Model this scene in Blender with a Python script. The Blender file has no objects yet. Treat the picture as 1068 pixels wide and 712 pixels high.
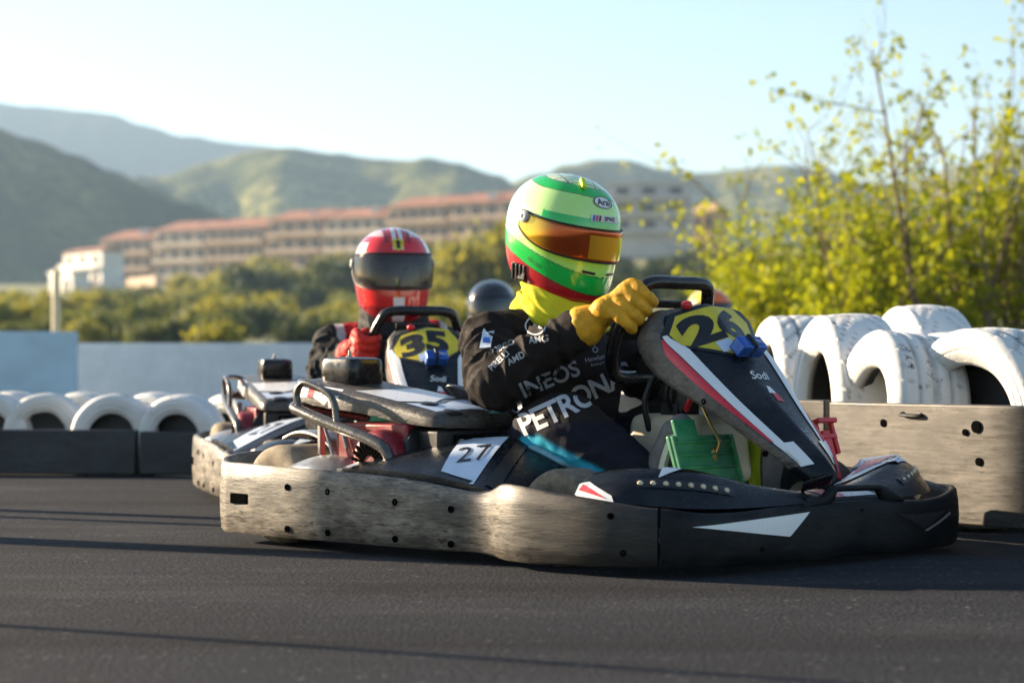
import bpy, bmesh, math, random
from mathutils import Vector, Matrix, noise
from mathutils.bvhtree import BVHTree
random.seed(11)
V = Vector
R = math.radians
SC = bpy.context.scene
COL = SC.collection

# ------------------------------------------------------------------ helpers
def clamp(x, a=0.0, b=1.0): return max(a, min(b, x))
def lerp(a, b, t): return a + (b - a) * t
def sstep(a, b, x):
    t = clamp((x - a) / (b - a)); return t * t * (3 - 2 * t)

def crv(pts, n=6, closed=False):
    """Catmull-Rom through pts (tuples of any length)."""
    P = [tuple(p) for p in pts]; out = []; m = len(P)
    rng = range(m if closed else m - 1)
    for i in rng:
        if closed: a, b, c, d = P[(i-1) % m], P[i], P[(i+1) % m], P[(i+2) % m]
        else: a, b, c, d = P[max(i-1, 0)], P[i], P[i+1], P[min(i+2, m-1)]
        for k in range(n):
            t = k / n
            out.append(tuple(0.5*((2*b[j]) + (c[j]-a[j])*t + (2*a[j]-5*b[j]+4*c[j]-d[j])*t*t + (3*b[j]-a[j]-3*c[j]+d[j])*t**3) for j in range(len(b))))
    if not closed: out.append(P[-1])
    return out

class MB:
    def __init__(s): s.v = []; s.f = []
    def add(s, vs, fs):
        o = len(s.v); s.v += [tuple(p) for p in vs]; s.f += [tuple(i+o for i in f) for f in fs]; return s
    def grid(s, rows, closed_u=False, closed_v=False, flip=False):
        n = len(rows); m = len(rows[0]); vs = [p for r in rows for p in r]; fs = []
        for i in range(n if closed_v else n-1):
            for j in range(m if closed_u else m-1):
                a, b = i*m+j, i*m+(j+1) % m; c, d = ((i+1) % n)*m+(j+1) % m, ((i+1) % n)*m+j
                fs.append((a, d, c, b) if flip else (a, b, c, d))
        return s.add(vs, fs)
    def box(s, c, size, rot=None, taper=1.0):
        vs = []
        for z in (-1, 1):
            k = taper if z > 0 else 1.0
            for x, y in ((-1, -1), (1, -1), (1, 1), (-1, 1)):
                p = V((x*size[0]/2*k, y*size[1]/2*k, z*size[2]/2))
                if rot is not None: p = rot @ p
                vs.append(p + V(c))
        return s.add(vs, [(3, 2, 1, 0), (4, 5, 6, 7), (0, 1, 5, 4), (1, 2, 6, 5), (2, 3, 7, 6), (3, 0, 4, 7)])
    def tube(s, path, r, seg=10, closed=False, caps=True, flat=None):
        """tube along path; r number or list; flat=(sx, sy) squashes the section."""
        P = [V(p) for p in path]; n = len(P)
        rr = r if isinstance(r, (list, tuple)) else [r]*n
        up = None; rows = []
        for i in range(n):
            if closed: t = P[(i+1) % n] - P[i-1]
            else: t = P[min(i+1, n-1)] - P[max(i-1, 0)]
            t.normalize()
            if up is None:
                up = V((0, 0, 1)) if abs(t.z) < .9 else V((1, 0, 0))
            up = (up - t*up.dot(t)).normalized(); sd = t.cross(up)
            fx, fy = flat or (1, 1)
            rows.append([P[i] + (sd*math.cos(2*math.pi*k/seg)*fx + up*math.sin(2*math.pi*k/seg)*fy)*rr[i] for k in range(seg)])
        if caps and not closed:
            def dome(P0, row, d, r0):
                out = []
                for a in (30, 60, 85):
                    out.append([P0 + (q-P0)*math.cos(R(a)) + d*r0*math.sin(R(a)) for q in row])
                return out
            h = dome(P[0], rows[0], (P[0]-P[1]).normalized(), rr[0]*min(flat or (1,))); e = dome(P[-1], rows[-1], (P[-1]-P[-2]).normalized(), rr[-1]*min(flat or (1,)))
            rows = h[::-1] + rows + e
        o = len(s.v); s.grid(rows, closed_u=True, closed_v=closed)
        if not closed:
            m = len(rows); s.f.append(tuple(o+k for k in range(seg))[::-1]); s.f.append(tuple(o+(m-1)*seg+k for k in range(seg)))
        return s
    def lathe(s, prof, seg=32, M=None, cap=False):
        """prof: (r, h) about Z, then transformed by M."""
        rows = []
        for r, h in prof:
            rows.append([(M @ V((r*math.cos(2*math.pi*k/seg), r*math.sin(2*math.pi*k/seg), h))) if M else V((r*math.cos(2*math.pi*k/seg), r*math.sin(2*math.pi*k/seg), h)) for k in range(seg)])
        o = len(s.v); s.grid(rows, closed_u=True)
        if cap:
            m = len(rows); s.f.append(tuple(o+k for k in range(seg))[::-1]); s.f.append(tuple(o+(m-1)*seg+k for k in range(seg)))
        return s
    def ell(s, c, rad, n=12, rot=None):
        rows = []
        for i in range(1, n):
            a = math.pi*i/n; row = []
            for k in range(2*n):
                b = math.pi*k/n; p = V((rad[0]*math.sin(a)*math.cos(b), rad[1]*math.sin(a)*math.sin(b), -rad[2]*math.cos(a)))
                row.append((rot @ p if rot else p) + V(c))
            rows.append(row)
        o = len(s.v); s.grid(rows, closed_u=True); m = 2*n
        t, b = V((0, 0, rad[2])), V((0, 0, -rad[2]))
        if rot: t, b = rot @ t, rot @ b
        s.v += [tuple(V(c)+b), tuple(V(c)+t)]; ib, it = len(s.v)-2, len(s.v)-1
        for k in range(m):
            s.f.append((ib, o+(k+1) % m, o+k)); s.f.append((it, o+(n-2)*m+k, o+(n-2)*m+(k+1) % m))
        return s
    def mesh(s, name):
        me = bpy.data.meshes.new(name); me.from_pydata(s.v, [], s.f); me.update(); return me
    def build(s, name, mat=None, parent=None, smooth=40, bevel=0, solid=0, sub=0, fix=True):
        me = s.mesh(name)
        if fix:
            bm = bmesh.new(); bm.from_mesh(me); bmesh.ops.recalc_face_normals(bm, faces=bm.faces); bm.to_mesh(me); bm.free()
        return link(name, me, mat, parent, smooth, bevel, solid, sub)

def link(name, me, mat=None, parent=None, smooth=40, bevel=0, solid=0, sub=0):
    o = bpy.data.objects.new(name, me); COL.objects.link(o); o.parent = parent
    for m in (mat if isinstance(mat, (list, tuple)) else [mat]):
        if m: me.materials.append(m)
    if smooth:
        me.polygons.foreach_set('use_smooth', [True]*len(me.polygons))
        if smooth < 180: me.set_sharp_from_angle(angle=R(smooth))
    if sub:
        md = o.modifiers.new('s', 'SUBSURF'); md.levels = md.render_levels = sub
    if solid:
        md = o.modifiers.new('t', 'SOLIDIFY'); md.thickness = abs(solid); md.offset = -1 if solid > 0 else 1
    if bevel:
        md = o.modifiers.new('b', 'BEVEL'); md.width = bevel; md.segments = 3; md.limit_method = 'ANGLE'; md.angle_limit = R(35)
        md.harden_normals = False
    return o

def tag(o, label=None, cat=None, group=None, kind=None):
    for k, v in (('label', label), ('category', cat), ('group', group), ('kind', kind)):
        if v: o[k] = v
    return o

def empty(name, loc=(0, 0, 0), rz=0, label=None, cat=None, group=None):
    o = bpy.data.objects.new(name, None); COL.objects.link(o); o.location = loc; o.rotation_euler = (0, 0, rz)
    o.empty_display_size = .1
    return tag(o, label, cat, group)

def copy_tree(o, parent=None, skip=()):
    c = o.copy(); COL.objects.link(c); c.parent = parent
    for ch in [x for x in bpy.data.objects if x.parent == o]:
        if ch.name.split('.')[0] not in skip: copy_tree(ch, c, skip)
    return c

def evaluated(o):
    dg = bpy.context.evaluated_depsgraph_get(); dg.update()
    return bpy.data.meshes.new_from_object(o.evaluated_get(dg))

def remesh(mb, voxel, smooth=6, disp=None):
    me = mb.mesh('tmp'); o = bpy.data.objects.new('tmp', me); COL.objects.link(o)
    md = o.modifiers.new('r', 'REMESH'); md.mode = 'VOXEL'; md.voxel_size = voxel
    if smooth:
        s = o.modifiers.new('s', 'SMOOTH'); s.iterations = smooth; s.factor = .5
    out = evaluated(o); bpy.data.objects.remove(o); bpy.data.meshes.remove(me)
    if disp:
        nv = [v.normal.copy() for v in out.vertices]
        for v, n in zip(out.vertices, nv): v.co += n*disp(v.co)
        out.update()
    return out

def bvh_of(me): return BVHTree.FromPolygons([v.co.copy() for v in me.vertices], [tuple(p.vertices) for p in me.polygons])

def set_col(me, fn, name='Col'):
    a = me.color_attributes.new(name, 'FLOAT_COLOR', 'POINT')
    buf = []
    for v in me.vertices:
        c = fn(v.co); buf += [c[0], c[1], c[2], 1.0]
    a.data.foreach_set('color', buf)

# text and decals -----------------------------------------------------------
def text2d(s, h, bold=0.0, shear=0.0, space=1.0, wide=1.0):
    cu = bpy.data.curves.new('tx', 'FONT'); cu.body = s; cu.size = 1.0; cu.offset = bold; cu.shear = shear
    cu.align_x = 'CENTER'; cu.align_y = 'CENTER'; cu.space_character = space; cu.resolution_u = 4
    o = bpy.data.objects.new('tx', cu); COL.objects.link(o)
    me = evaluated(o); bpy.data.objects.remove(o)
    ys = [v.co.y for v in me.vertices]; k = h/max(1e-6, .72 if False else (max(ys)-min(ys)))
    cy = (max(ys)+min(ys))/2
    vs = [((v.co.x*wide)*k, (v.co.y-cy)*k) for v in me.vertices]; fs = [tuple(p.vertices) for p in me.polygons]
    bpy.data.meshes.remove(me); return vs, fs

def poly2d(pts): return [tuple(p) for p in pts], [tuple(range(len(pts)))]
def ring2d(cx, cy, r0, r1, n=28, sx=1.0):
    vs = [(cx+sx*r*math.cos(2*math.pi*k/n), cy+r*math.sin(2*math.pi*k/n)) for r in (r0, r1) for k in range(n)]
    return vs, [(k, (k+1) % n, n+(k+1) % n, n+k) for k in range(n)]
def disc2d(cx, cy, rx, ry, n=28): return poly2d([(cx+rx*math.cos(2*math.pi*k/n), cy+ry*math.sin(2*math.pi*k/n)) for k in range(n)])
def merge2d(*ms):
    vs, fs = [], []
    for v, f in ms:
        o = len(vs); vs += v; fs += [tuple(i+o for i in q) for q in f]
    return vs, fs
def xf2d(m, dx=0, dy=0, ang=0, sx=1, sy=1):
    c, s = math.cos(R(ang)), math.sin(R(ang))
    return [(x*sx*c - y*sy*s + dx, x*sx*s + y*sy*c + dy) for x, y in m[0]], m[1]

def decal(name, m2, frame, bvh, mat, parent, off=.0015, cell=.012, reach=.4, double=False):
    """lay the flat shape m2 on a surface: cut it into cells, cast each point along -N onto bvh, keep a hair proud."""
    O, X, Y, N = [V(q) for q in frame]; X.normalize(); Y.normalize(); N.normalize()
    bm = bmesh.new(); vs = [bm.verts.new((x, y, 0)) for x, y in m2[0]]
    for f in m2[1]:
        try: bm.faces.new([vs[i] for i in f])
        except ValueError: pass
    bmesh.ops.triangulate(bm, faces=bm.faces[:])
    xs = [p[0] for p in m2[0]]; ys = [p[1] for p in m2[0]]
    if cell:
        k = math.ceil(min(xs)/cell)
        while k*cell < max(xs):
            bmesh.ops.bisect_plane(bm, geom=bm.verts[:]+bm.edges[:]+bm.faces[:], plane_co=(k*cell, 0, 0), plane_no=(1, 0, 0)); k += 1
        k = math.ceil(min(ys)/cell)
        while k*cell < max(ys):
            bmesh.ops.bisect_plane(bm, geom=bm.verts[:]+bm.edges[:]+bm.faces[:], plane_co=(0, k*cell, 0), plane_no=(0, 1, 0)); k += 1
    dead = []
    for v in bm.verts:
        p = O + X*v.co.x + Y*v.co.y
        h, n, i, d = bvh.ray_cast(p + N*reach, -N, reach*2.2)
        if h is None: dead.append(v)
        else:
            if n.dot(N) < 0: n = -n
            v.co = h + n*off
    bmesh.ops.delete(bm, geom=dead, context='VERTS')
    bmesh.ops.delete(bm, geom=[f for f in bm.faces if max(e.calc_length() for e in f.edges) > .09], context='FACES')
    for f in bm.faces:
        f.normal_update()
        if f.normal.dot(N) < 0: f.normal_flip()
    me = bpy.data.meshes.new(name); bm.to_mesh(me); bm.free()
    return link(name, me, mat, parent, 180)

# materials -------------------------------------------------------------------
def new_mat(name):
    m = bpy.data.materials.new(name); m.use_nodes = True; nt = m.node_tree
    return m, nt, nt.nodes['Principled BSDF'], nt.nodes['Material Output']
def nd(nt, t, **kw):
    n = nt.nodes.new(t)
    for k, v in kw.items():
        if k in n.inputs: n.inputs[k].default_value = v
        else: setattr(n, k, v)
    return n
def coords(nt, scale=(1, 1, 1), kind='Object'):
    tc = nd(nt, 'ShaderNodeTexCoord'); mp = nd(nt, 'ShaderNodeMapping'); mp.inputs['Scale'].default_value = scale
    nt.links.new(tc.outputs[kind], mp.inputs['Vector']); return mp.outputs['Vector']
def noise_n(nt, vec, scale, detail=6, rough=.6):
    n = nd(nt, 'ShaderNodeTexNoise', Scale=scale, Detail=detail, Roughness=rough); nt.links.new(vec, n.inputs['Vector']); return n.outputs['Fac']
def ramp(nt, fac, stops):
    r = nd(nt, 'ShaderNodeValToRGB'); e = r.color_ramp.elements
    while len(e) < len(stops): e.new(.5)
    for q, (p, c) in zip(e, stops):
        q.position = p; q.color = (c, c, c, 1) if isinstance(c, (int, float)) else (*c, 1)
    nt.links.new(fac, r.inputs['Fac']); return r.outputs['Color']
def mixc(nt, fac, a, b, mode='MIX'):
    m = nd(nt, 'ShaderNodeMix', data_type='RGBA', blend_type=mode)
    for s, x in ((0, fac), (6, a), (7, b)):
        if isinstance(x, (int, float)): m.inputs[s].default_value = x
        elif isinstance(x, (tuple, list)): m.inputs[s].default_value = (*x, 1)
        else: nt.links.new(x, m.inputs[s])
    return m.outputs[2]
def bump_n(nt, bs, h, strength, dist=.01):
    b = nd(nt, 'ShaderNodeBump', Strength=strength, Distance=dist); nt.links.new(h, b.inputs['Height']); nt.links.new(b.outputs['Normal'], bs.inputs['Normal']); return b

def pm(name, c, rough=.5, metal=0.0, var=.25, scale=14, bump=0, bscale=250, coat=0, spec=.5, dust=0, dustc=(.33, .28, .22), attr=False, sheen=0):
    """painted / moulded surface: base colour with mottling, optional dust film, fine bump."""
    m, nt, b, out = new_mat(name); vec = coords(nt)
    f = noise_n(nt, vec, scale); dk = tuple(x*(1-var) for x in c); lt = tuple(min(1, x*(1+var)) for x in c)
    if attr:
        at = nd(nt, 'ShaderNodeAttribute', attribute_name='Col'); base = at.outputs['Color']
        base = mixc(nt, 1.0, base, ramp(nt, f, [(.3, 1-var), (.7, 1.0)]), 'MULTIPLY')
    else: base = mixc(nt, ramp(nt, f, [(.3, 0.), (.7, 1.)]), dk, lt)
    if dust:
        g = ramp(nt, noise_n(nt, vec, 7, 8, .7), [(.42, 0.), (.75, dust)]); base = mixc(nt, g, base, dustc)
    nt.links.new(base, b.inputs['Base Color'])
    rr = ramp(nt, noise_n(nt, vec, scale*2.3), [(.3, max(.03, rough-.12)), (.75, min(1, rough+.12))]); nt.links.new(rr, b.inputs['Roughness'])
    b.inputs['Metallic'].default_value = metal; b.inputs['Specular IOR Level'].default_value = spec
    b.inputs['Coat Weight'].default_value = coat; b.inputs['Coat Roughness'].default_value = .06
    if sheen: b.inputs['Sheen Weight'].default_value = sheen
    if bump: bump_n(nt, b, noise_n(nt, vec, bscale, 3), bump, .004)
    return m

def worn(name, dark, light, amount=.5, stretch=(2.2, 2.2, 30), rough=.38, spec=.6, scr=.8, bmp=.22, fadex=None, smear=0):
    """scuffed moulded plastic: long horizontal scratches, rubbed pale patches."""
    m, nt, b, out = new_mat(name)
    v1 = coords(nt, stretch); v2 = coords(nt, (1, 1, 1.8)); v3 = coords(nt, (stretch[0]*2.6, stretch[1]*2.6, stretch[2]*4))
    patch = ramp(nt, noise_n(nt, v2, 3.2, 5, .62), [(.5-amount*.35, 0.), (.62, 1.)])
    s1 = ramp(nt, noise_n(nt, v1, 3.0, 8, .72), [(.40, 0.), (.62, 1.)])
    s2 = ramp(nt, noise_n(nt, v3, 3.0, 6, .7), [(.46, 0.), (.60, 1.)])
    v4 = coords(nt, (stretch[0]*5, stretch[1]*5, stretch[2]*5)); s4 = ramp(nt, noise_n(nt, v4, 3.0, 5, .7), [(.38, 0.), (.62, 1.)])
    k = mixc(nt, .5, mixc(nt, .5, s1, s2), s4); k2 = mixc(nt, 1.0, k, patch, 'MULTIPLY'); k3 = mixc(nt, .22, k2, patch)
    if fadex:
        sx = nd(nt, 'ShaderNodeSeparateXYZ'); nt.links.new(coords(nt), sx.inputs[0]); mr = nd(nt, 'ShaderNodeMapRange'); nt.links.new(sx.outputs['X'], mr.inputs[0])
        mr.inputs[1].default_value, mr.inputs[2].default_value, mr.inputs[3].default_value, mr.inputs[4].default_value = fadex[0], fadex[1], 1.0, .10
        k3 = mixc(nt, 1.0, k3, mr.outputs[0], 'MULTIPLY')
    base = mixc(nt, k3, dark, light)
    blk = ramp(nt, noise_n(nt, coords(nt, (7, 7, 40)), 2.2, 7, .75), [(.53, 0.), (.62, scr)])
    base = mixc(nt, blk, base, tuple(x*.35 for x in dark))
    if smear: base = mixc(nt, ramp(nt, noise_n(nt, coords(nt, (1.6, 1.6, 3.4)), 1.9, 5, .6), [(.44, 0.), (.60, smear)]), base, dark)
    nt.links.new(base, b.inputs['Base Color']); nt.links.new(base, b.inputs['Base Color'])
    nt.links.new(ramp(nt, s1, [(0., rough-.1), (1., rough+.12)]), b.inputs['Roughness']); b.inputs['Specular IOR Level'].default_value = spec
    bump_n(nt, b, mixc(nt, .6, s2, s4), bmp, .0025); return m

def emit_free(m): return m
# ------------------------------------------------------------------ material library
M = {}
M['bump_side'] = worn('scuffed side bumper plastic', (.013, .012, .012), (.50, .43, .34), .62, (1.7, 1.7, 12), rough=.45, spec=.32, scr=.9, bmp=.16, fadex=(.36, .60), smear=.75)
M['bump_front'] = worn('black front bumper plastic', (.004, .005, .007), (.022, .023, .024), .05, (1.5, 1.5, 12), rough=.52, spec=.16, scr=.4)
M['pod'] = worn('dark bodywork plastic', (.004, .006, .010), (.024, .026, .029), .0, (3, 3, 9), rough=.30, spec=.28, scr=.2)
M['fair_skin'] = worn('scuffed fairing side', (.045, .04, .036), (.24, .21, .175), .6, (5, 5, 5), rough=.42, spec=.4, smear=.4)
M['fair'] = pm('fairing face', (1, 1, 1), .34, attr=True, var=.3, scale=30, dust=.12, spec=.5)
M['black'] = pm('black plastic', (.008, .008, .009), .42, var=.3, dust=.08, bump=.1, spec=.35)
M['blackgloss'] = pm('black glossy plastic', (.006, .006, .008), .28, var=.3, dust=.06, spec=.45)
M['rubber'] = pm('tyre rubber', (.02, .02, .021), .75, var=.4, bump=.4)
M['dustrubber'] = pm('dusty tyre rubber', (.15, .12, .085), .8, var=.5, scale=40, bump=.5, dust=.55, dustc=(.24, .19, .13))
M['rim'] = pm('pale rim', (.55, .52, .47), .4, metal=.4)
M['steel'] = pm('steel tube', (.35, .34, .33), .33, metal=.9, var=.3)
M['alu'] = pm('dull aluminium', (.5, .48, .45), .38, metal=.7, var=.25, dust=.4)
M['barpaint'] = pm('black painted tube', (.05, .046, .042), .26, var=.5, scale=40, spec=.8, dust=.5, dustc=(.2, .17, .13))
M['hole'] = pm('dark hole', (.004, .004, .004), 1.0, var=.1, spec=0)
M['red'] = pm('red enamel', (.26, .012, .018), .4, var=.3, dust=.2)
M['tanrubber'] = pm('sandy tyre rubber', (.24, .19, .13), .85, var=.4, scale=30, bump=.5, dust=.5, dustc=(.34, .28, .20))
M['redbright'] = pm('bright red plastic', (.62, .02, .025), .38, var=.2)
M['green'] = pm('green pedal plastic', (.012, .20, .075), .45, var=.3, dust=.2)
M['cream'] = pm('cream polythene tank', (.66, .55, .37), .42, var=.12, scale=6, spec=.4)
M['white'] = pm('white vinyl', (.78, .78, .77), .35, var=.06, dust=.15)
M['cover'] = worn('engine cover plastic', (.022, .02, .018), (.15, .13, .11), .55, (6, 6, 10), rough=.36, spec=.5, smear=.4)
M['covertop'] = pm('engine cover top', (1, 1, 1), .3, attr=True, var=.15, dust=.1)
M['ink'] = pm('black ink', (.012, .012, .014), .4, var=.1)
M['redvinyl'] = pm('red vinyl', (.62, .03, .05), .35, var=.1)
M['yellowv'] = pm('yellow plate vinyl', (.62, .50, .03), .38, var=.14, scale=20)
M['blue'] = pm('blue anodised', (.02, .10, .42), .3, metal=.3)
M['lens'] = pm('small lamp lens', (.72, .60, .40), .15, var=.1)
M['bluew'] = pm('pale sticker', (.55, .63, .75), .4, var=.1)
M['brass'] = pm('brass fitting', (.45, .30, .10), .35, metal=.8)
M['seat'] = pm('seat shell', (.014, .014, .016), .34, var=.4, dust=.12)
M['decalgrey'] = pm('grey print', (.42, .43, .45), .7, var=.1)
M['decalwhite'] = pm('white print', (.62, .63, .65), .7, var=.1)
M['decaldim'] = pm('dim print', (.30, .31, .33), .7, var=.1)
M['suit_b'] = pm('race suit cloth', (1, 1, 1), .8, attr=True, var=.2, scale=40, bump=.25, bscale=500, spec=.12)
M['glove_y'] = pm('ochre leather', (.66, .33, .02), .62, var=.25, scale=30, bump=.3, bscale=160, spec=.25)
M['glove_r'] = pm('red glove leather', (.60, .03, .02), .6, var=.3, scale=30, bump=.2, spec=.25)
M['buff_y'] = pm('yellow neck cloth', (.62, .58, .02), .8, var=.15, bump=.2, spec=.2)
M['buff_k'] = pm('black neck cloth', (.02, .02, .022), .8, var=.2, spec=.2)
M['skin'] = pm('skin', (.52, .32, .23), .55, var=.12, spec=.35)
M['lime'] = pm('lime shoe', (.55, .75, .03), .55, var=.15)
M['sole'] = pm('shoe sole', (.11, .10, .095), .7, var=.3, bump=.2, dust=.35)
M['shoewhite'] = pm('shoe edge', (.55, .50, .38), .6, var=.2)
M['helmet'] = pm('helmet lacquer', (1, 1, 1), .24, attr=True, var=.04, coat=1.0)
M['eye'] = pm('eye', (.05, .04, .035), .2)

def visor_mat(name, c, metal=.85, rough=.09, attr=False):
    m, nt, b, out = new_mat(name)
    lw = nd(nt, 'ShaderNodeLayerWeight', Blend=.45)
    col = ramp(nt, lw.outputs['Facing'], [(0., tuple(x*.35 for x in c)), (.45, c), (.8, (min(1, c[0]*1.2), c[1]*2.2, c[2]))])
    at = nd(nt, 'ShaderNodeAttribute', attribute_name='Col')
    if attr: col = mixc(nt, at.outputs['Fac'], col, (.80, .50, .03))  # gold at the sides: glancing sun put into the visor colour
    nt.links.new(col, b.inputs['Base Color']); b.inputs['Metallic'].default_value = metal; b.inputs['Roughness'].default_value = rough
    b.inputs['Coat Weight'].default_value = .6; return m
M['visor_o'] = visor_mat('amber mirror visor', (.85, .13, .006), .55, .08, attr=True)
M['visor_glare'] = visor_mat('bright amber visor band', (1.0, .50, .02), .25, .12)  # brighter amber: a reflection of sunlit things put into the colour
def smoke_visor(name):
    m, nt, b, out = new_mat(name)
    b.inputs['Base Color'].default_value = (.05, .05, .05, 1); b.inputs['Roughness'].default_value = .05; b.inputs['Specular IOR Level'].default_value = .8
    tr = nd(nt, 'ShaderNodeBsdfTransparent'); tr.inputs['Color'].default_value = (.85, .83, .80, 1)
    mx = nd(nt, 'ShaderNodeMixShader', Fac=.50)
    nt.links.new(b.outputs[0], mx.inputs[1]); nt.links.new(tr.outputs[0], mx.inputs[2]); nt.links.new(mx.outputs[0], out.inputs['Surface']); return m
M['visor_s'] = smoke_visor('smoked clear visor')
M['visor_k'] = pm('black visor', (.006, .006, .007), .1, var=.1, coat=.5)

# ------------------------------------------------------------------ the kart (x forward, y left, z up)
def ribbon(pts, th, n=6, bulge=.004, lin=False):
    """upright band along a plan path: pts (x, y, z_bottom, z_top); thickness goes to the left of travel... inward."""
    P = pts if lin else crv(pts, n); rows = []; m = len(P)
    for i, p in enumerate(P):
        a, b = P[max(i-1, 0)], P[min(i+1, m-1)]; t = V((b[0]-a[0], b[1]-a[1], 0)).normalized(); o = V((t.y, -t.x, 0))   # outward = right of travel
        h = p[3]-p[2]; q = V((p[0], p[1], 0)); row = []
        for k, d in ((0, -.007), (.04, -.001), (.25, bulge*.6), (.5, bulge), (.75, bulge*.6), (.96, -.001), (1.0, -.007), (1.0, -th+.006), (.96, -th), (.5, -th), (.04, -th), (0, -th+.006)):
            row.append(q + o*d + V((0, 0, p[2]+h*k)))
        rows.append(row)
    mb = MB(); mb.grid(rows, closed_u=True); k = len(rows[0]); e = (m-1)*k
    mb.f.append(tuple(range(k))); mb.f.append(tuple(e+j for j in range(k))[::-1]); return mb

def mirror(mb):
    o = MB(); o.v = [(x, -y, z) for x, y, z in mb.v]; o.f = [f[::-1] for f in mb.f]; return o

SIDE = [(-.70, -.672, .029, .232), (-.5, -.682, .029, .229), (-.2, -.686, .030, .222), (.05, -.684, .030, .213), (.20, -.676, .030, .198), (.30, -.666, .031, .187),
        (.37, -.672, .028, .195), (.43, -.694, .024, .212), (.50, -.712, .022, .213), (.60, -.712, .022, .203), (.74, -.695, .024, .190), (.86, -.655, .026, .174), (.905, -.63, .028, .170)]
REAR = [(-.88, .30, .05, .258), (-.905, .0, .05, .26), (-.88, -.30, .05, .258), (-.855, -.48, .045, .255), (-.82, -.585, .038, .248), (-.775, -.645, .032, .238), (-.73, -.668, .029, .233), (-.70, -.672, .029, .232)]

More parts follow.
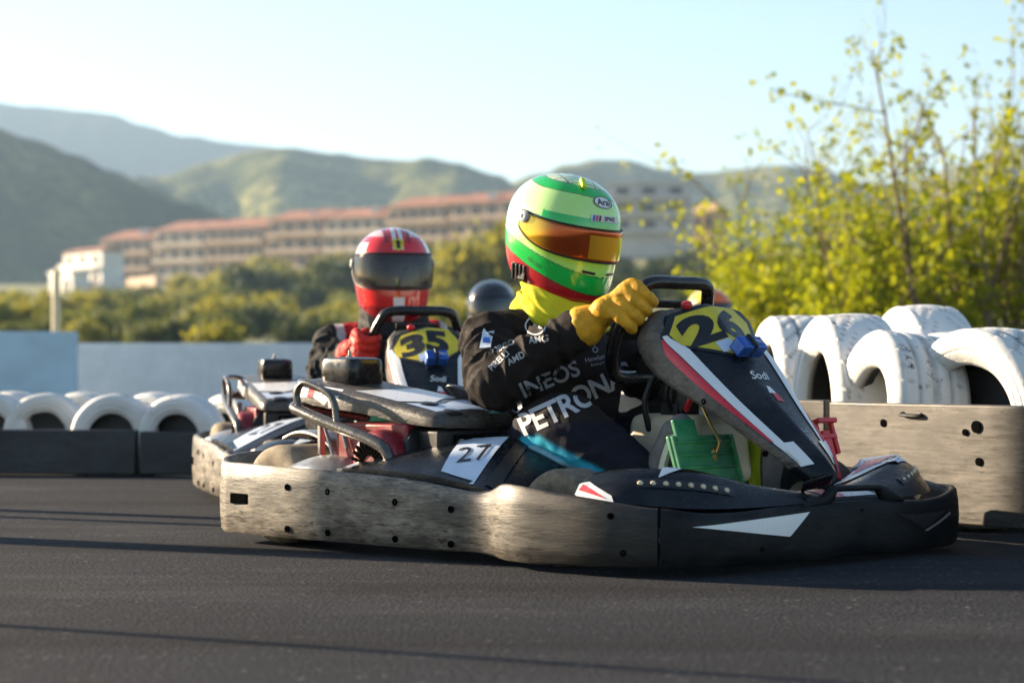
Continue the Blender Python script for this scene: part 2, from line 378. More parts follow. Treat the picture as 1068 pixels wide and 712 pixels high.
def make_kart():
    root = empty('racing_kart')
    # chassis
    f = MB()
    for s in (-1, 1):
        f.tube(crv([(-.75, s*.30, .075), (-.4, s*.30, .075), (.1, s*.27, .07), (.45, s*.20, .07), (.8, s*.17, .075)], 6), .016)
        f.tube(crv([(.55, s*.20, .08), (.56, s*.32, .1), (.52, s*.40, .12)], 5), .014)
        f.tube(crv([(-.55, s*.30, .09), (-.5, s*.5, .12), (-.2, s*.60, .12), (.25, s*.60, .11), (.36, s*.3, .08)], 6), .012)
    f.tube([(-.75, -.3, .075), (-.75, .3, .075)], .016); f.tube([(.78, -.17, .075), (.78, .17, .075)], .016); f.tube([(-.1, -.28, .07), (-.1, .28, .07)], .014)
    f.build('chassis_frame', M['steel'], root)
    MB().box((.22, 0, .048), (1.15, .44, .008)).build('floor_tray', M['alu'], root, bevel=.003)
    MB().tube([(-.57, -.52, .14), (-.57, .52, .14)], .02).build('rear_axle', M['steel'], root)
    # bumpers
    def bolts(par, spots, nrm, r=.0092):
        for p in spots:
            Mx = Matrix.Translation(V(p)) @ V((0, 0, 1)).rotation_difference(V(nrm)).to_matrix().to_4x4()
            MB().lathe([(r, -.004), (r, .0008), (r*.8, .0016), (r*.45, .0016), (r*.42, -.002), (.0005, -.002)], 16, Mx).build('bolt', M['hole'], par)
    sb = ribbon(SIDE, .022)
    o = sb.build('side_bumper', M['bump_side'], root, 50)
    spots = []
    for x, zz in ((-.42, (.172, .055)), (-.245, (.166, .054)), (.03, (.150, .052)), (.235, (.140, .05))):
        for z in zz:
            y = -.686 if x < .1 else -.676; spots.append((x, y-.003, z))
    bolts(o, spots, (0, -1, 0)); bolts(o, [(.83, -.671, .062), (.80, -.683, .150)], (.35, -1, 0), .008)
    MB().box((-.645, -.677, .130), (.080, .014, .030)).build('slot', M['hole'], o, bevel=.004)
    o = mirror(sb).build('side_bumper', M['bump_side'], root, 50)
    rb = ribbon(REAR, .022); full = MB(); full.add(rb.v, rb.f)
    full.build('rear_bumper', M['bump_side'], root, 50)
    lft = mirror(ribbon(REAR[2:], .022)); lft.build('rear_bumper', M['bump_side'], root, 50)
    FR = [(.912, -.627, .028, .170), (.945, -.60, .026, .166), (.968, -.53, .024, .157), (.978, -.40, .022, .154), (.983, -.22, .020, .160), (.985, 0, .020, .162), (.984, .2, .020, .160),
          (.981, .36, .019, .152), (.972, .47, .018, .156), (.945, .57, .02, .170), (.90, .635, .024, .178), (.82, .675, .026, .178)]
    fb = ribbon(FR, .022, bulge=.006).build('front_bumper', M['bump_front'], root, 50)
    hd = ribbon([(.980, -.16, .150, .164), (.981, -.075, .152, .176), (.982, -.05, .152, .196), (.982, -.032, .165, .2045), (.982, -.02, .188, .2055), (.983, .16, .185, .2025), (.983, .178, .163, .2005), (.983, .20, .152, .192), (.983, .235, .15, .178), (.982, .27, .15, .164)], .016, lin=True)
    hd.build('grab_handle', M['bump_front'], fb, 50)
    bv = bvh_of(fb.data); fr = ((.95, 0, 0), (0, 1, 0), (0, 0, 1), (1, 0, 0))
    decal('swoosh_sticker', poly2d([(-.57, .126), (-.5, .128), (-.14, .143), (-.225, .086), (-.30, .094)]), fr, bv, M['white'], fb)
    decal('moulded_ridge', poly2d([(.36, .071), (.375, .068), (.51, .108), (.505, .114)]), fr, bv, M['alu'], fb)
    decal('moulded_recess', poly2d([(.24, .121), (.30, .115), (.48, .118), (.36, .075)]), fr, bv, M['ink'], fb, off=.001)
    bolts(fb, [(.986, -.04, .075), (.986, .22, .06), (.984, -.33, .06), (.986, .08, .135)], (1, 0, 0), .007)
    # front pods over the front wheels
    bot = [(.655, -.655, .185), (.80, -.628, .176), (.915, -.48, .163), (.95, -.25, .160), (.957, -.05, .166)]
    mid = [(.645, -.640, .222), (.79, -.600, .221), (.895, -.45, .207), (.925, -.25, .192), (.935, -.05, .178)]
    rid = [(.650, -.585, .250), (.755, -.545, .262), (.85, -.43, .254), (.885, -.22, .212), (.91, -.05, .186)]
    bak = [(.655, -.46, .246), (.72, -.43, .25), (.78, -.35, .238), (.82, -.2, .198), (.86, -.05, .180)]
    bb = [(.655, -.43, .10), (.70, -.42, .10), (.75, -.34, .10), (.79, -.2, .10), (.84, -.05, .12)]
    for s in (-1, 1):
        rows = [crv(r, 5) for r in (bot, [tuple(lerp(a, b, .35) for a, b in zip(p, q)) for p, q in zip(bot, mid)], mid, [tuple(lerp(a, b, .7) for a, b in zip(p, q)) for p, q in zip(mid, rid)], rid, bak, bb)]
        mb = MB(); mb.grid(rows); n = len(rows[0])
        mb.f.append(tuple(i*n for i in range(len(rows)))); mb.f.append(tuple(i*n+n-1 for i in range(len(rows)))[::-1])
        if s > 0: mb = mirror(mb)
        po = mb.build('front_pod', M['pod'], root, 60, sub=1)
        bv = bvh_of(mb.mesh('q')); N = V((.74, s*.6, .35)); X = V((.55, -s*.83, 0)) * (-s)
        Y = N.cross(X); Y = Y if Y.z > 0 else -Y
        lb = MB()
        h = None
        A, B = V((.80, s*.575, .224)), V((.915, s*.38, .206))
        sl = poly2d([(-.125, -.013), (.135, -.013), (.135, .012), (-.125, .015)])
        decal('light_slot', xf2d(sl, 0, 0, 0), ((A+B)/2, (B-A), N.cross(B-A) if N.cross(B-A).z > 0 else -(N.cross(B-A)), N), bv, M['ink'], po, off=.0012)
        for k in range(8):
            p = A.lerp(B, k/7); hit, nn, _, _ = bv.ray_cast(p + N*.2, -N, .5)
            if hit is None: continue
            if nn.dot(N) < 0: nn = -nn
            Mx = Matrix.Translation(hit) @ V((0, 0, 1)).rotation_difference(nn).to_matrix().to_4x4()
            lr = .82 if s < 0 else .6
            MB().lathe([(.0095*lr, 0), (.0095*lr, .003), (.0085*lr, .004)], 14, Mx).lathe([(.007*lr, .003), (.006*lr, .005), (.003*lr, .006), (.0004, .0062)], 14, Mx).build('lamp', M['lens'], po)
        side = ((.7, s*.7, 0), (1, 0, 0), (0, 0, 1), (.15, s*1, .2))
        decal('corner_sticker', poly2d([(-.040, .200), (.085, .186), (.070, .208), (-.008, .240), (-.033, .232)]), side, bv, M['white'], po)
        decal('corner_sticker_flash', poly2d([(-.02, .232), (.06, .198), (-.03, .216)]), side, bv, M['redvinyl'], po, off=.003)
        top = ((.8, s*.4, .3), (1, 0, 0), (0, 1, 0), (0, 0, 1))
        decal('top_sticker', poly2d([(-.05, -s*.03), (.02, s*.13), (.045, s*.02), (.05, -s*.22), (-.0, -s*.25)]), top, bv, M['white'], po)
        if s > 0: decal('top_sticker', poly2d([(-.10, -.10), (-.02, -.14), (.06, .02), (.02, .14), (-.06, .10)]), top, bv, M['bluew'], po)
        decal('top_sticker_flash', poly2d([(-.03, s*.0), (.0, s*.08), (.025, -s*.02), (.02, -s*.14)]), top, bv, M['redvinyl'], po, off=.003)
    # nose deck between the pods
    rows = []
    for i in range(13):
        y = -.11 + .33*i/12
        rows.append([(.80, y, .165), (.86, y, .186), (.92, y, .184), (.958, y, .166), (.962, y, .12)])
    mb = MB(); mb.grid([crv(r, 3) for r in rows]); nd_ = mb.build('nose_deck', M['pod'], root, 60)
    bv = bvh_of(nd_.data); tp = ((.9, 0, .2), (0, 1, 0), (-1, 0, 0), (.3, 0, 1))
    decal('red_sticker', poly2d([(-.03, -.06), (.055, -.06), (.04, .09), (-.03, .09)]), tp, bv, M['redvinyl'], nd_)
    decal('white_sticker', poly2d([(.055, -.06), (.19, -.06), (.15, .0), (.05, .02)]), tp, bv, M['white'], nd_)
    # front fairing
    ST = [((.520, .0, .672), (.505, -.130, .662), (.455, -.142, .652)),
          ((.556, .0, .640), (.515, -.164, .628), (.450, -.174, .612)),
          ((.598, .0, .592), (.545, -.168, .580), (.446, -.180, .562)),
          ((.650, .0, .535), (.618, -.160, .528), (.490, -.178, .505)),
          ((.710, .0, .472), (.690, -.146, .468), (.570, -.172, .455)),
          ((.790, .0, .397), (.768, -.126, .392), (.690, -.156, .392)),
          ((.865, .0, .325), (.838, -.104, .322), (.795, -.132, .318)),
          ((.925, .0, .268), (.895, -.078, .262), (.872, -.100, .256)),
          ((.955, .0, .232), (.930, -.050, .222), (.905, -.060, .212))]
    Cc = crv([a for a, b, c in ST], 5); Ee = crv([b for a, b, c in ST], 5); Ss = crv([c for a, b, c in ST], 5)
    def yaw(p):
        k = R(10)*sstep(.25, .55, p.z); dx, dy = p.x-.58, p.y
        return V((.58 + dx*math.cos(k) + dy*math.sin(k), -dx*math.sin(k) + dy*math.cos(k), p.z))
    rows = []
    for c, e, s_ in zip(Cc, Ee, Ss):
        c, e, s_ = V(c), V(e), V(s_); half = []
        for k in range(13): half.append(c.lerp(e, k/12) + V((.006, 0, .006))*math.sin(math.pi*min(1, k/12*.5+.5)))
        cr = []
        b0 = e + (c-e).normalized()*.012; b1 = e + (s_-e).normalized()*.016
        half = [p for p in half[:-1]] + [e*.5 + (b0+b1)*.25]
        for k in range(1, 9): half.append(e.lerp(s_, k/8) + (e-V((e.x-.2, 0, e.z-.1))).normalized()*.010*math.sin(math.pi*k/8))
        full = [V((p.x, -p.y, p.z)) for p in half[::-1]] + half[1:]
        rows.append([yaw(p) for p in full])
    # lip closing the top
    lip = [V((p.x-.05, p.y*.96, p.z-.012)) for p in rows[0]]
    mb = MB(); mb.grid([lip]+rows); end = [V((p.x-.02, p.y*.8, p.z-.03)) for p in rows[-1]]; mb.grid([rows[-1], end])
    fa = mb.build('front_fairing', [M['pod'], M['fair_skin']], root, 50, solid=.006)
    ncol = len(rows[0]); nr = len(rows)
    for p in fa.data.polygons:
        j = p.index % (ncol-1); u = min(j, ncol-2-j)
        i = p.index // (ncol-1)
        p.material_index = 1 if (u < 9 and i < nr-4) or i < 4 else 0
    bvf = bvh_of(mb.mesh('q')); CEN = ((.7, 0, .48), (0, 1, 0), (-.7, 0, .71), (.71, 0, .7))
    def on_face(pts):   # (y, s) where s is height along the sloping face from its tip
        return poly2d(pts)
    # stripes run along the edge between face and side
    for s in (-1, 1):
        for nm, mt, k0, k1, i0, i1 in (('white_stripe', M['white'], -.24, -.01, 9, nr-7), ('red_stripe', M['redvinyl'], .03, .30, 10, nr-9), ('white_tip', M['white'], -.5, .30, nr-10, nr-5)):
            rr = []
            for i in range(i0, i1+1):
                c, e, q = V(Cc[i]), V(Ee[i]), V(Ss[i]); row = []
                w = sstep(i0, i0+4, i) if nm != 'white_tip' else 1
                for k in range(6):
                    t = lerp(k0, k1, k/5)*(.35+.65*w)
                    p = e.lerp(c, -t) if t < 0 else e.lerp(q, t)
                    p = yaw(V((p.x, p.y*(-s) if s > 0 else p.y, p.z))); d = V((.5, s*.6, .6)).normalized()
                    h, n_, _, _ = bvf.find_nearest(p)
                    if n_.dot(d) < 0: n_ = -n_
                    row.append(h + n_*(.0022 if nm != 'white_tip' else .0032))
                rr.append(row)
            MB().grid(rr).build(nm, mt, fa, 180)
    # number plate
    pl = poly2d([(-.118, .146), (-.162, .095), (-.154, .040), (-.03, -.052), (.03, -.052), (.154, .040), (.162, .095), (.118, .146)])
    fr = ((.62, 0, .57), (0, 1, 0), (-.7, 0, .71), (.71, 0, .7))
    def shp(k, dy=0): return poly2d([(x*k, (y-.055)*k+.055+dy) for x, y in pl[0]])
    np_ = decal('number_plate', shp(.985), fr, bvf, M['ink'], fa, off=.002)
    decal('number_field', shp(.87, -.002), fr, bvf, M['yellowv'], np_, off=.003)
    bolts(fa, [(.45, -.187, .535), (.66, -.168, .418), (.83, -.125, .285)], (-.1, -1, .1), .008)
    decal('script_lettering', text2d('Sodi', .030, .01, .25), ((.70, 0.005, .48), (.15, 1, .08), (-.7, .1, .71), (.71, 0, .7)), bvf, M['white'], fa, cell=.02)
    decal('flag_sticker', poly2d([(-.012, .0), (.0, .028), (.012, .024), (.02, .0)]), ((.745, 0, .43), (0, 1, 0), (-.7, 0, .71), (.71, 0, .7)), bvf, M['white'], fa)
    decal('flag_sticker_tip', poly2d([(-.004, -.03), (.0, 0), (.024, .0), (.028, -.03)]), ((.745, 0, .43), (0, 1, 0), (-.7, 0, .71), (.71, 0, .7)), bvf, M['redvinyl'], fa)
    decal('lower_emblem', merge2d(xf2d(text2d('S', .016, .02), 0, 0), poly2d([(.012, -.004), (.03, .0), (.012, .004)])), ((.855, 0, .34), (0, 1, 0), (-.7, 0, .71), (.71, 0, .7)), bvf, M['decalgrey'], fa)
    decal('code_sticker', poly2d([(-.022, -.02), (.022, -.02), (.022, .02), (-.022, .02)]), ((.60, -.030, .542), (0, 1, 0), (-.7, 0, .71), (.71, 0, .7)), bvf, M['bluew'], fa, off=.004)
    cm = MB().box((.668, .010, .562), (.045, .098, .042), Matrix.Rotation(R(45), 3, 'Y')).build('camera_box', M['blue'], fa, bevel=.006)
    MB().box((.671, .007, .566), (.047, .016, .046), Matrix.Rotation(R(45), 3, 'Y')).build('strap', M['black'], cm, bevel=.004)
    bvc = bvh_of(cm.data)
    decal('camera_lettering', text2d('PRO', .013, .02), ((.668, .035, .562), (0, 1, 0), (-.7, 0, .71), (.71, 0, .7)), bvc, M['bluew'], cm, cell=0)
    MB().ell((.51, -.06, .675), (.014, .018, .012)).build('warning_lamp', M['redbright'], fa)
    # steering
    U, W = V((.45, 0, .89)), V((0, 1, 0)); c0 = V((.36, 0, .605))
    wp = [(.115, .146), (0, .150), (-.115, .146), (-.150, .105), (-.172, .03), (-.165, -.06), (-.115, -.135), (0, -.142), (.115, -.135), (.165, -.06), (.172, .03), (.150, .105)]
    path = [tuple(c0 + W*a + U*b) for a, b in crv(wp, 5, True)]
    sw = MB().tube(path, .0185, 12, closed=True).build('steering_wheel', M['blackgloss'], root, 180)
    sp = MB()
    Rw = Matrix((( .89, 0, .45), (0, 1, 0), (-.45, 0, .89))) 
    sp.box(c0 + U*.0, (.012, .30, .05), Rw); sp.box(c0 - U*.07, (.012, .06, .14), Rw); sp.box(c0 + U*.085, (.010, .17, .022), Rw)
    sp.lathe([(.045, -.02), (.045, .02), (.03, .03), (.0005, .03)], 20, Matrix.Translation(c0) @ Rw.to_4x4() @ Matrix.Rotation(R(90), 4, 'Y'))
    sp.build('wheel_spokes', M['black'], sw, bevel=.003)
    sc_ = MB(); sc_.tube([(.37, 0, .60), (.62, 0, .14)], .012); sc_.tube([(.46, -.03, .44), (.52, -.06, .30), (.60, -.10, .12)], .009); sc_.tube([(.46, .03, .44), (.52, .06, .30), (.60, .10, .12)], .009)
    sc_.box((.46, 0, .43), (.10, .12, .05), Matrix.Rotation(R(30), 3, 'Y')); sc_.box((.45, -.04, .385), (.06, .05, .05)); sc_.box((.47, .02, .375), (.04, .03, .06))
    sc_.tube(crv([(.40, -.09, .34), (.395, -.10, .42), (.42, -.07, .49), (.46, -.02, .47)], 6), .009)
    sc_.tube(crv([(.46, -.05, .36), (.455, -.08, .44), (.48, -.05, .50)], 6), .007)
    sc_.build('steering_column', M['black'], root, bevel=.003)
    MB().box((.54, .0, .40), (.03, .06, .07)).build('fuse_box', M['decalgrey'], root, bevel=.004)
    MB().tube([(.51, -.06, .395), (.53, -.062, .43)], .009).build('red_key', M['redbright'], root)
    hs = MB().tube(crv([(.60, -.10, .40), (.63, -.10, .35), (.66, -.105, .31), (.645, -.11, .27)], 6), .005).build('brake_hose', M['brass'], root)
    MB().tube([(.645, -.11, .285), (.642, -.11, .235)], .012, 8).build('hose_fitting', M['brass'], hs)
    # tank, pedals
    tk = MB(); tk.box((.44, .03, .285), (.27, .26, .19), None, .9); tk.build('fuel_tank', M['cream'], root, bevel=.03)
    pd = MB(); Rp = Matrix.Rotation(R(-18), 3, 'Y') 
    pd.box((.648, -.150, .262), (.012, .25, .14), Rp); pd.box((.628, -.205, .342), (.012, .085, .06), Rp)
    for k in range(4): pd.box((.671-.011*k, -.150, .212+.033*k), (.018, .24, .006), Rp)
    for y in (-.27, -.03): pd.box((.657, y, .264), (.018, .006, .135), Rp)
    pd.build('throttle_pedal', M['green'], root, bevel=.003)
    bp = MB(); bp.box((.695, .335, .265), (.012, .035, .14), Rp)
    for y in (.30, .37): bp.box((.68, y, .315), (.012, .014, .10), Rp)
    for z in (.27, .315, .36): bp.box((.68, .335, z), (.014, .085, .014), Rp)
    bp.build('brake_pedal', M['redbright'], root, bevel=.003)
    # seat
    spn = crv([(-.30, .45), (-.28, .36), (-.24, .22), (-.14, .09), (.03, .065), (.20, .085), (.26, .10)], 4)
    edg = crv([(-.25, .46), (-.14, .44), (-.02, .365), (.08, .26), (.15, .21), (.22, .17), (.26, .14)], 4)
    rows = []
    for (sx, sz), (ex, ez) in zip(spn, edg):
        row = []
        for k in range(-10, 11):
            a = abs(k)/10; s = 1 if k > 0 else -1
            t = a**2.6; yy = s*.225*(1-(1-a)**1.7) if k else 0
            row.append((lerp(sx, ex, t), yy, lerp(sz, ez, t)))
        rows.append(row)
    MB().grid(rows).build('seat', M['seat'], root, 180, solid=.01, sub=1)
    # engine, right rear
    en = MB(); en.box((-.27, -.40, .25), (.30, .22, .20)); en.box((-.10, -.40, .27), (.14, .14, .12))
    en.lathe([(.001, -.03), (.088, -.03), (.09, .0), (.088, .04), (.075, .055), (.02, .06), (.0005, .06)], 32, Matrix.Translation((-.20, -.515, .245)) @ Matrix.Rotation(R(90), 4, 'X'))
    eg = en.build('engine', M['red'], root, bevel=.008)
    gr = MB()
    for k in range(15):
        a = R(195 - k*15); p = V((-.20+.052*math.cos(a), -.576, .235+.052*math.sin(a)))
        gr.box(p, (.045, .006, .008), Matrix.Rotation(-a, 3, 'Y'))
    gr.build('starter_grille', M['hole'], eg, 0)
    bt = MB(); bt.lathe([(.075, -.014), (.082, -.01), (.082, .01), (.075, .014)], 28, Matrix.Translation((-.12, -.44, .27)) @ Matrix.Rotation(R(90), 4, 'Y'), cap=True); bt.build('engine_band', M['black'], eg)
    # engine cover with the air box on top
    st = [(-.63, .452, .405, -.49), (-.60, .468, .400, -.505), (-.45, .450, .386, -.51), (-.30, .430, .372, -.51), (-.15, .406, .350, -.505), (-.03, .383, .340, -.50), (.0, .370, .340, -.48)]
    rows = []
    for x, zt, zb, y in crv(st, 4):
        rows.append([(x, y+.02, zb), (x, y, zb+.004), (x, y-.002, lerp(zb, zt, .5)), (x, y+.003, zt-.012), (x, y+.016, zt), (x, lerp(y, -.2, .5), zt+.012), (x, -.22, zt+.002), (x, -.2, zt-.02), (x, -.2, zb)])
    mb = MB(); mb.grid(rows, closed_u=True); k = len(rows[0]); n = len(rows)
    mb.f.append(tuple(range(k))); mb.f.append(tuple((n-1)*k+j for j in range(k))[::-1])
    cv = mb.build('engine_cover', M['cover'], root, 40)
    bv = bvh_of(cv.data); tp = ((0, 0, .45), (1, 0, 0), (0, 1, 0), (0, 0, 1))
    decal('cover_sticker', poly2d([(-.36, -.49), (-.18, -.488), (-.12, -.40), (-.20, -.24), (-.37, -.24), (-.31, -.36)]), tp, bv, M['white'], cv, cell=.03)
    decal('cover_sticker', poly2d([(-.15, -.485), (-.035, -.478), (-.01, -.30), (-.05, -.23), (-.17, -.24), (-.09, -.39)]), tp, bv, M['bluew'], cv, cell=.03)
    sd = ((0, -.5, 0), (1, 0, 0), (0, 0, 1), (0, -1, 0))
    decal('side_sticker', poly2d([(-.60, .395), (-.42, .372), (-.40, .442), (-.60, .462)]), sd, bv, M['white'], cv, cell=.03)
    decal('side_sticker_flash', poly2d([(-.555, .388), (-.535, .386), (-.51, .452), (-.535, .456)]), sd, bv, M['redvinyl'], cv, off=.003, cell=.03)
    for x in (-.11, -.02):
        MB().lathe([(.028, -.004), (.03, 0), (.022, .006), (.0005, .006)], 18, Matrix.Translation((x, -.43, .403 if x < -.05 else .384)) @ Matrix.Rotation(R(9), 4, 'Y')).build('cover_clip', M['black'], cv)
    cb = MB().box((-.085, -.375, .292), (.17, .215, .085), Matrix.Rotation(R(-6), 3, 'Z')).build('control_box', M['black'], root, bevel=.008)
    MB().box((.002, -.385, .297), (.012, .11, .05)).build('socket', M['hole'], cb, bevel=.004)
    MB().box((.009, -.365, .299), (.008, .034, .026)).build('switch', M['decalgrey'], cb, bevel=.003)
    MB().lathe([(.012, 0), (.012, .01), (.0005, .01)], 14, Matrix.Translation((.006, -.425, .299)) @ Matrix.Rotation(R(90), 4, 'Y')).build('button', M['alu'], cb)
    pr = [(.0005, .430), (.082, .430), (.090, .436), (.091, .456), (.095, .460), (.095, .518), (.089, .530), (.073, .535), (.0005, .537)]
    rows = []
    for r, z in pr:
        row = []
        for k in range(40):
            a = 2*math.pi*k/40; q = (abs(math.cos(a))**6 + abs(math.sin(a))**6)**(-1/6)
            row.append((-.505 + r*math.cos(a)*q*.84, -.375 + r*math.sin(a)*q*.66, z))
        rows.append(row)
    ab = MB().grid(rows, closed_u=True).build('air_box', M['blackgloss'], root, 45)
    MB().lathe([(.004, .53), (.011, .531), (.011, .539), (.005, .541), (.004, .556), (.0005, .557)], 12, Matrix.Translation((-.515, -.375, 0))).build('wing_nut', M['steel'], ab)
    MB().lathe([(.085, .40), (.080, .415), (.068, .428), (.05, .431)], 24, Matrix.Translation((-.50, -.375, .022))).build('air_box_bracket', M['alu'], ab, bevel=.006)
    # roll bars round the engine
    rbm = MB()
    rbm.tube(crv([(-.56, -.30, .36), (-.60, -.45, .385), (-.575, -.555, .392), (-.50, -.575, .372), (-.38, -.578, .336), (-.265, -.575, .302), (-.215, -.57, .27), (-.205, -.565, .20)], 7), .0165, 12)
    rbm.tube(crv([(-.535, -.572, .384), (-.545, -.574, .43), (-.52, -.574, .462), (-.47, -.574, .452), (-.425, -.574, .43), (-.405, -.574, .40), (-.395, -.576, .345)], 7), .0095, 10)
    rbm.tube(crv([(-.60, -.45, .385), (-.615, -.46, .44), (-.585, -.52, .462), (-.545, -.562, .462), (-.52, -.574, .462)], 6), .0095, 10)
    rbm.v = [(x+.06*sstep(-.62, -.2, x)+.025, y, z) for x, y, z in rbm.v]; rbm.build('roll_bar', M['barpaint'], root, 180)
    br = MB(); br.box((-.47, -.52, .30), (.012, .02, .13)); br.box((-.44, -.52, .245), (.09, .03, .012)); br.tube([(-.45, -.53, .35), (-.40, -.53, .24)], .005); br.tube([(-.38, -.52, .33), (-.36, -.52, .28)], .006)
    br.build('engine_bracket', M['steel'], root, bevel=.002)
    hb = MB().grid([[(lerp(-.52, -.22, i/12), -.665+.16*j/8, .195 + .065*math.sin(math.pi*min(1, (i+1.5)/13))*math.sin(math.pi*(.15+.5*j/8))) for j in range(9)] for i in range(13)])
    hb.build('heat_shield', M['alu'], root, 180, solid=.004)
    fd = crv([(-.70, -.46, .30), (-.64, -.46, .318), (-.57, -.46, .315), (-.50, -.46, .29), (-.455, -.46, .245), (-.44, -.46, .17)], 6)
    MB().grid([[(x, y+d, z+e) for d, e in ((-.018, -.006), (-.014, .002), (.0, .004), (.08, .002), (.085, -.006))] for x, y, z in fd]).build('rear_fender', M['alu'], root, 60, solid=.004)
    fl = mirror(MB().grid([[(x, y+d, z+e) for d, e in ((-.018, -.006), (-.014, .002), (.0, .004), (.08, .002), (.085, -.006))] for x, y, z in fd])); fl.build('rear_fender', M['alu'], root, 60, solid=.004)
    # side pod with the small number panel
    for s in (-1, 1):
        far_ = [(-.20, -.50, .235), (-.08, -.42, .290), (.08, -.36, .318), (.18, -.33, .312), (.34, -.36, .235), (.40, -.38, .15)]
        near = [(-.24, -.660, .228), (-.08, -.662, .232), (.10, -.660, .226), (.22, -.648, .212), (.34, -.648, .190), (.40, -.64, .15)]
        a, b = crv(far_, 4), crv(near, 4)
        rows = [[(lerp(q[0], p[0], t), lerp(q[1], p[1], t), lerp(q[2], p[2], t) + .012*math.sin(math.pi*t)) for t in [k/8 for k in range(9)]] for p, q in zip(a, b)]
        rows = [[(r[0][0], r[0][1]-.001, .14)] + r for r in rows]
        mb = MB().grid(rows)
        if s > 0: mb = mirror(mb)
        sp_ = mb.build('side_pod', M['pod'], root, 60, solid=.005)
        bv = bvh_of(mb.mesh('q')); tp = ((0, 0, .4), (1, 0, 0), (0, 1, 0), (0, 0, 1))
        if s < 0:
            ns = decal('number_panel', poly2d([(-.005, -.40), (.135, -.365), (.285, -.645), (.165, -.655)]), tp, bv, M['bluew'], sp_, off=.002, cell=.03)
            g = xf2d(text2d('27', .105, .0, 0, 1.05, .60), 0, 0); X = V((.707, .707, 0)); Y = V((-.66, .75, 0))
            decal('panel_number', g, ((.150, -.512, .4), X, Y, (0, 0, 1)), bv, M['ink'], ns, off=.004, cell=.03)
            decal('pod_trim', poly2d([(.17, -.36), (.21, -.36), (.37, -.645), (.325, -.65)]), tp, bv, M['black'], sp_, off=.004, cell=.03)
            decal('engine_sticker', poly2d([(-.24, -.63), (-.215, -.60), (-.17, -.64), (-.19, -.664)]), tp, bv, M['white'], sp_, off=.004, cell=.03)
    MB().lathe([(.022, -.008), (.026, -.008), (.026, .008), (.022, .008), (.022, -.008)], 20, Matrix.Translation((.03, -.24, .40)) @ Matrix.Rotation(R(70), 4, 'Y')).build('hose_clamp', M['steel'], root)
    # wheels
    def wheel(x, y, r, w, steer, mt):
        wr = bpy.data.objects.new('wheel', None); COL.objects.link(wr); wr.parent = root; wr.location = (x, y, r); wr.rotation_euler = (0, 0, R(steer)); wr.empty_display_size = .05
        Mx = Matrix.Rotation(R(90), 4, 'X'); ri = r*.46
        pf = [(ri, -w*.42), (ri*1.06, -w*.47), (r*.70, -w*.52), (r*.88, -w*.50), (r*.965, -w*.44), (r, -w*.34), (r, -w*.30), (r, 0), (r, w*.3), (r, w*.34), (r*.965, w*.44), (r*.88, w*.50), (r*.70, w*.52), (ri*1.06, w*.47), (ri, w*.42), (ri*.97, 0), (ri, -w*.42)]
        MB().lathe(pf, 48, Mx).build('tyre', mt, wr, 40)
        rim = MB().lathe([(.001, -w*.30), (r*.18, -w*.32), (r*.2, -w*.25), (ri*.8, -w*.22), (ri*.93, -w*.40), (ri*1.0, -w*.43), (ri*.97, -w*.3), (ri*.95, w*.3), (ri*1.0, w*.43), (ri*.9, w*.40), (ri*.7, w*.2), (.001, w*.2)], 32, Mx)
        rim.build('rim', M['rim'], wr, 40)
        MB().lathe([(.02, -w*.36), (.02, -w*.28)], 6, Mx, cap=True).build('hub_nut', M['steel'], wr)
    wheel(.505, -.51, .125, .125, 6, M['dustrubber']); wheel(.505, .51, .125, .125, 6, M['rubber'])
    wheel(-.575, -.515, .142, .19, 0, M['tanrubber']); wheel(-.575, .515, .142, .19, 0, M['rubber'])
    return root, fa, bvf, np_

kart, fairing, BVF, PLATE = make_kart()
kart.location = (.154, 6.46, 0); kart.rotation_euler = (0, 0, R(-45))
NUMFR = ((.572, -.012, .618), (0, 1, 0), (-.7, 0, .71), (.71, 0, .7))
def number(s, par, fr=NUMFR):
    o = decal('race_number', text2d(s, .104, .055, .0, 1.0, 1.62), fr, BVF, M['ink'], par, off=.004); return o
# ------------------------------------------------------------------ drivers (kart-local coordinates)
HZ = [-.178, -.168, -.14, -.10, -.05, 0, .05, .09, .125, .150, .166, .174]
HF = [.135, .160, .178, .184, .182, .178, .170, .156, .130, .095, .055, .0005]
HB = [.112, .128, .146, .163, .175, .181, .180, .168, .142, .106, .060, .0005]
HW = [.108, .120, .130, .138, .146, .150, .147, .136, .114, .084, .046, .0005]
def make_helmet_fn(sc=.98):
    prof = crv(list(zip(HZ, HF, HB, HW)), 8); n = len(prof)-1
    def P(th, t, off=0.0):
        """th: angle from straight ahead (left positive); t: 0 rim .. 1 crown."""
        q = t*n; i = min(int(q), n-1); f = q-i
        z, fr, bk, w = (lerp(a, b, f) for a, b in zip(prof[i], prof[i+1]))
        c, s = math.cos(th), math.sin(th); e = 2.25
        k = (abs(c)**e + abs(s)**e)**(-1/e)
        ax = fr if c > 0 else bk; low = max(0, 1-t*1.5)**2
        zz = z + low*(.050*(1-c)/2 - .016*(1+c)/2)
        p = V((ax*c*k, w*s*k, zz))
        if off:
            d = 1e-3; a = P(th+d, t)-P(th-d, t); b = P(th, min(.995, t+.004))-P(th, max(0, t-.004)); nn = a.cross(b)
            if nn.length > 1e-9: p = p + nn.normalized()*off
        return p*sc if not off else p*1.0
    def Q(th, t, off=0.0):
        p = P(th, t); 
        if off:
            d = 2e-3; a = P(th+d, t)-P(th-d, t); b = P(th, min(.99, t+.006))-P(th, max(0, t-.006)); nn = a.cross(b)
            if nn.length > 1e-10: p = p + nn.normalized()*off
        return p
    return Q
HEL = make_helmet_fn()
NT, NTH = 150, 260
VZ = [.378, .505, .366, .518]
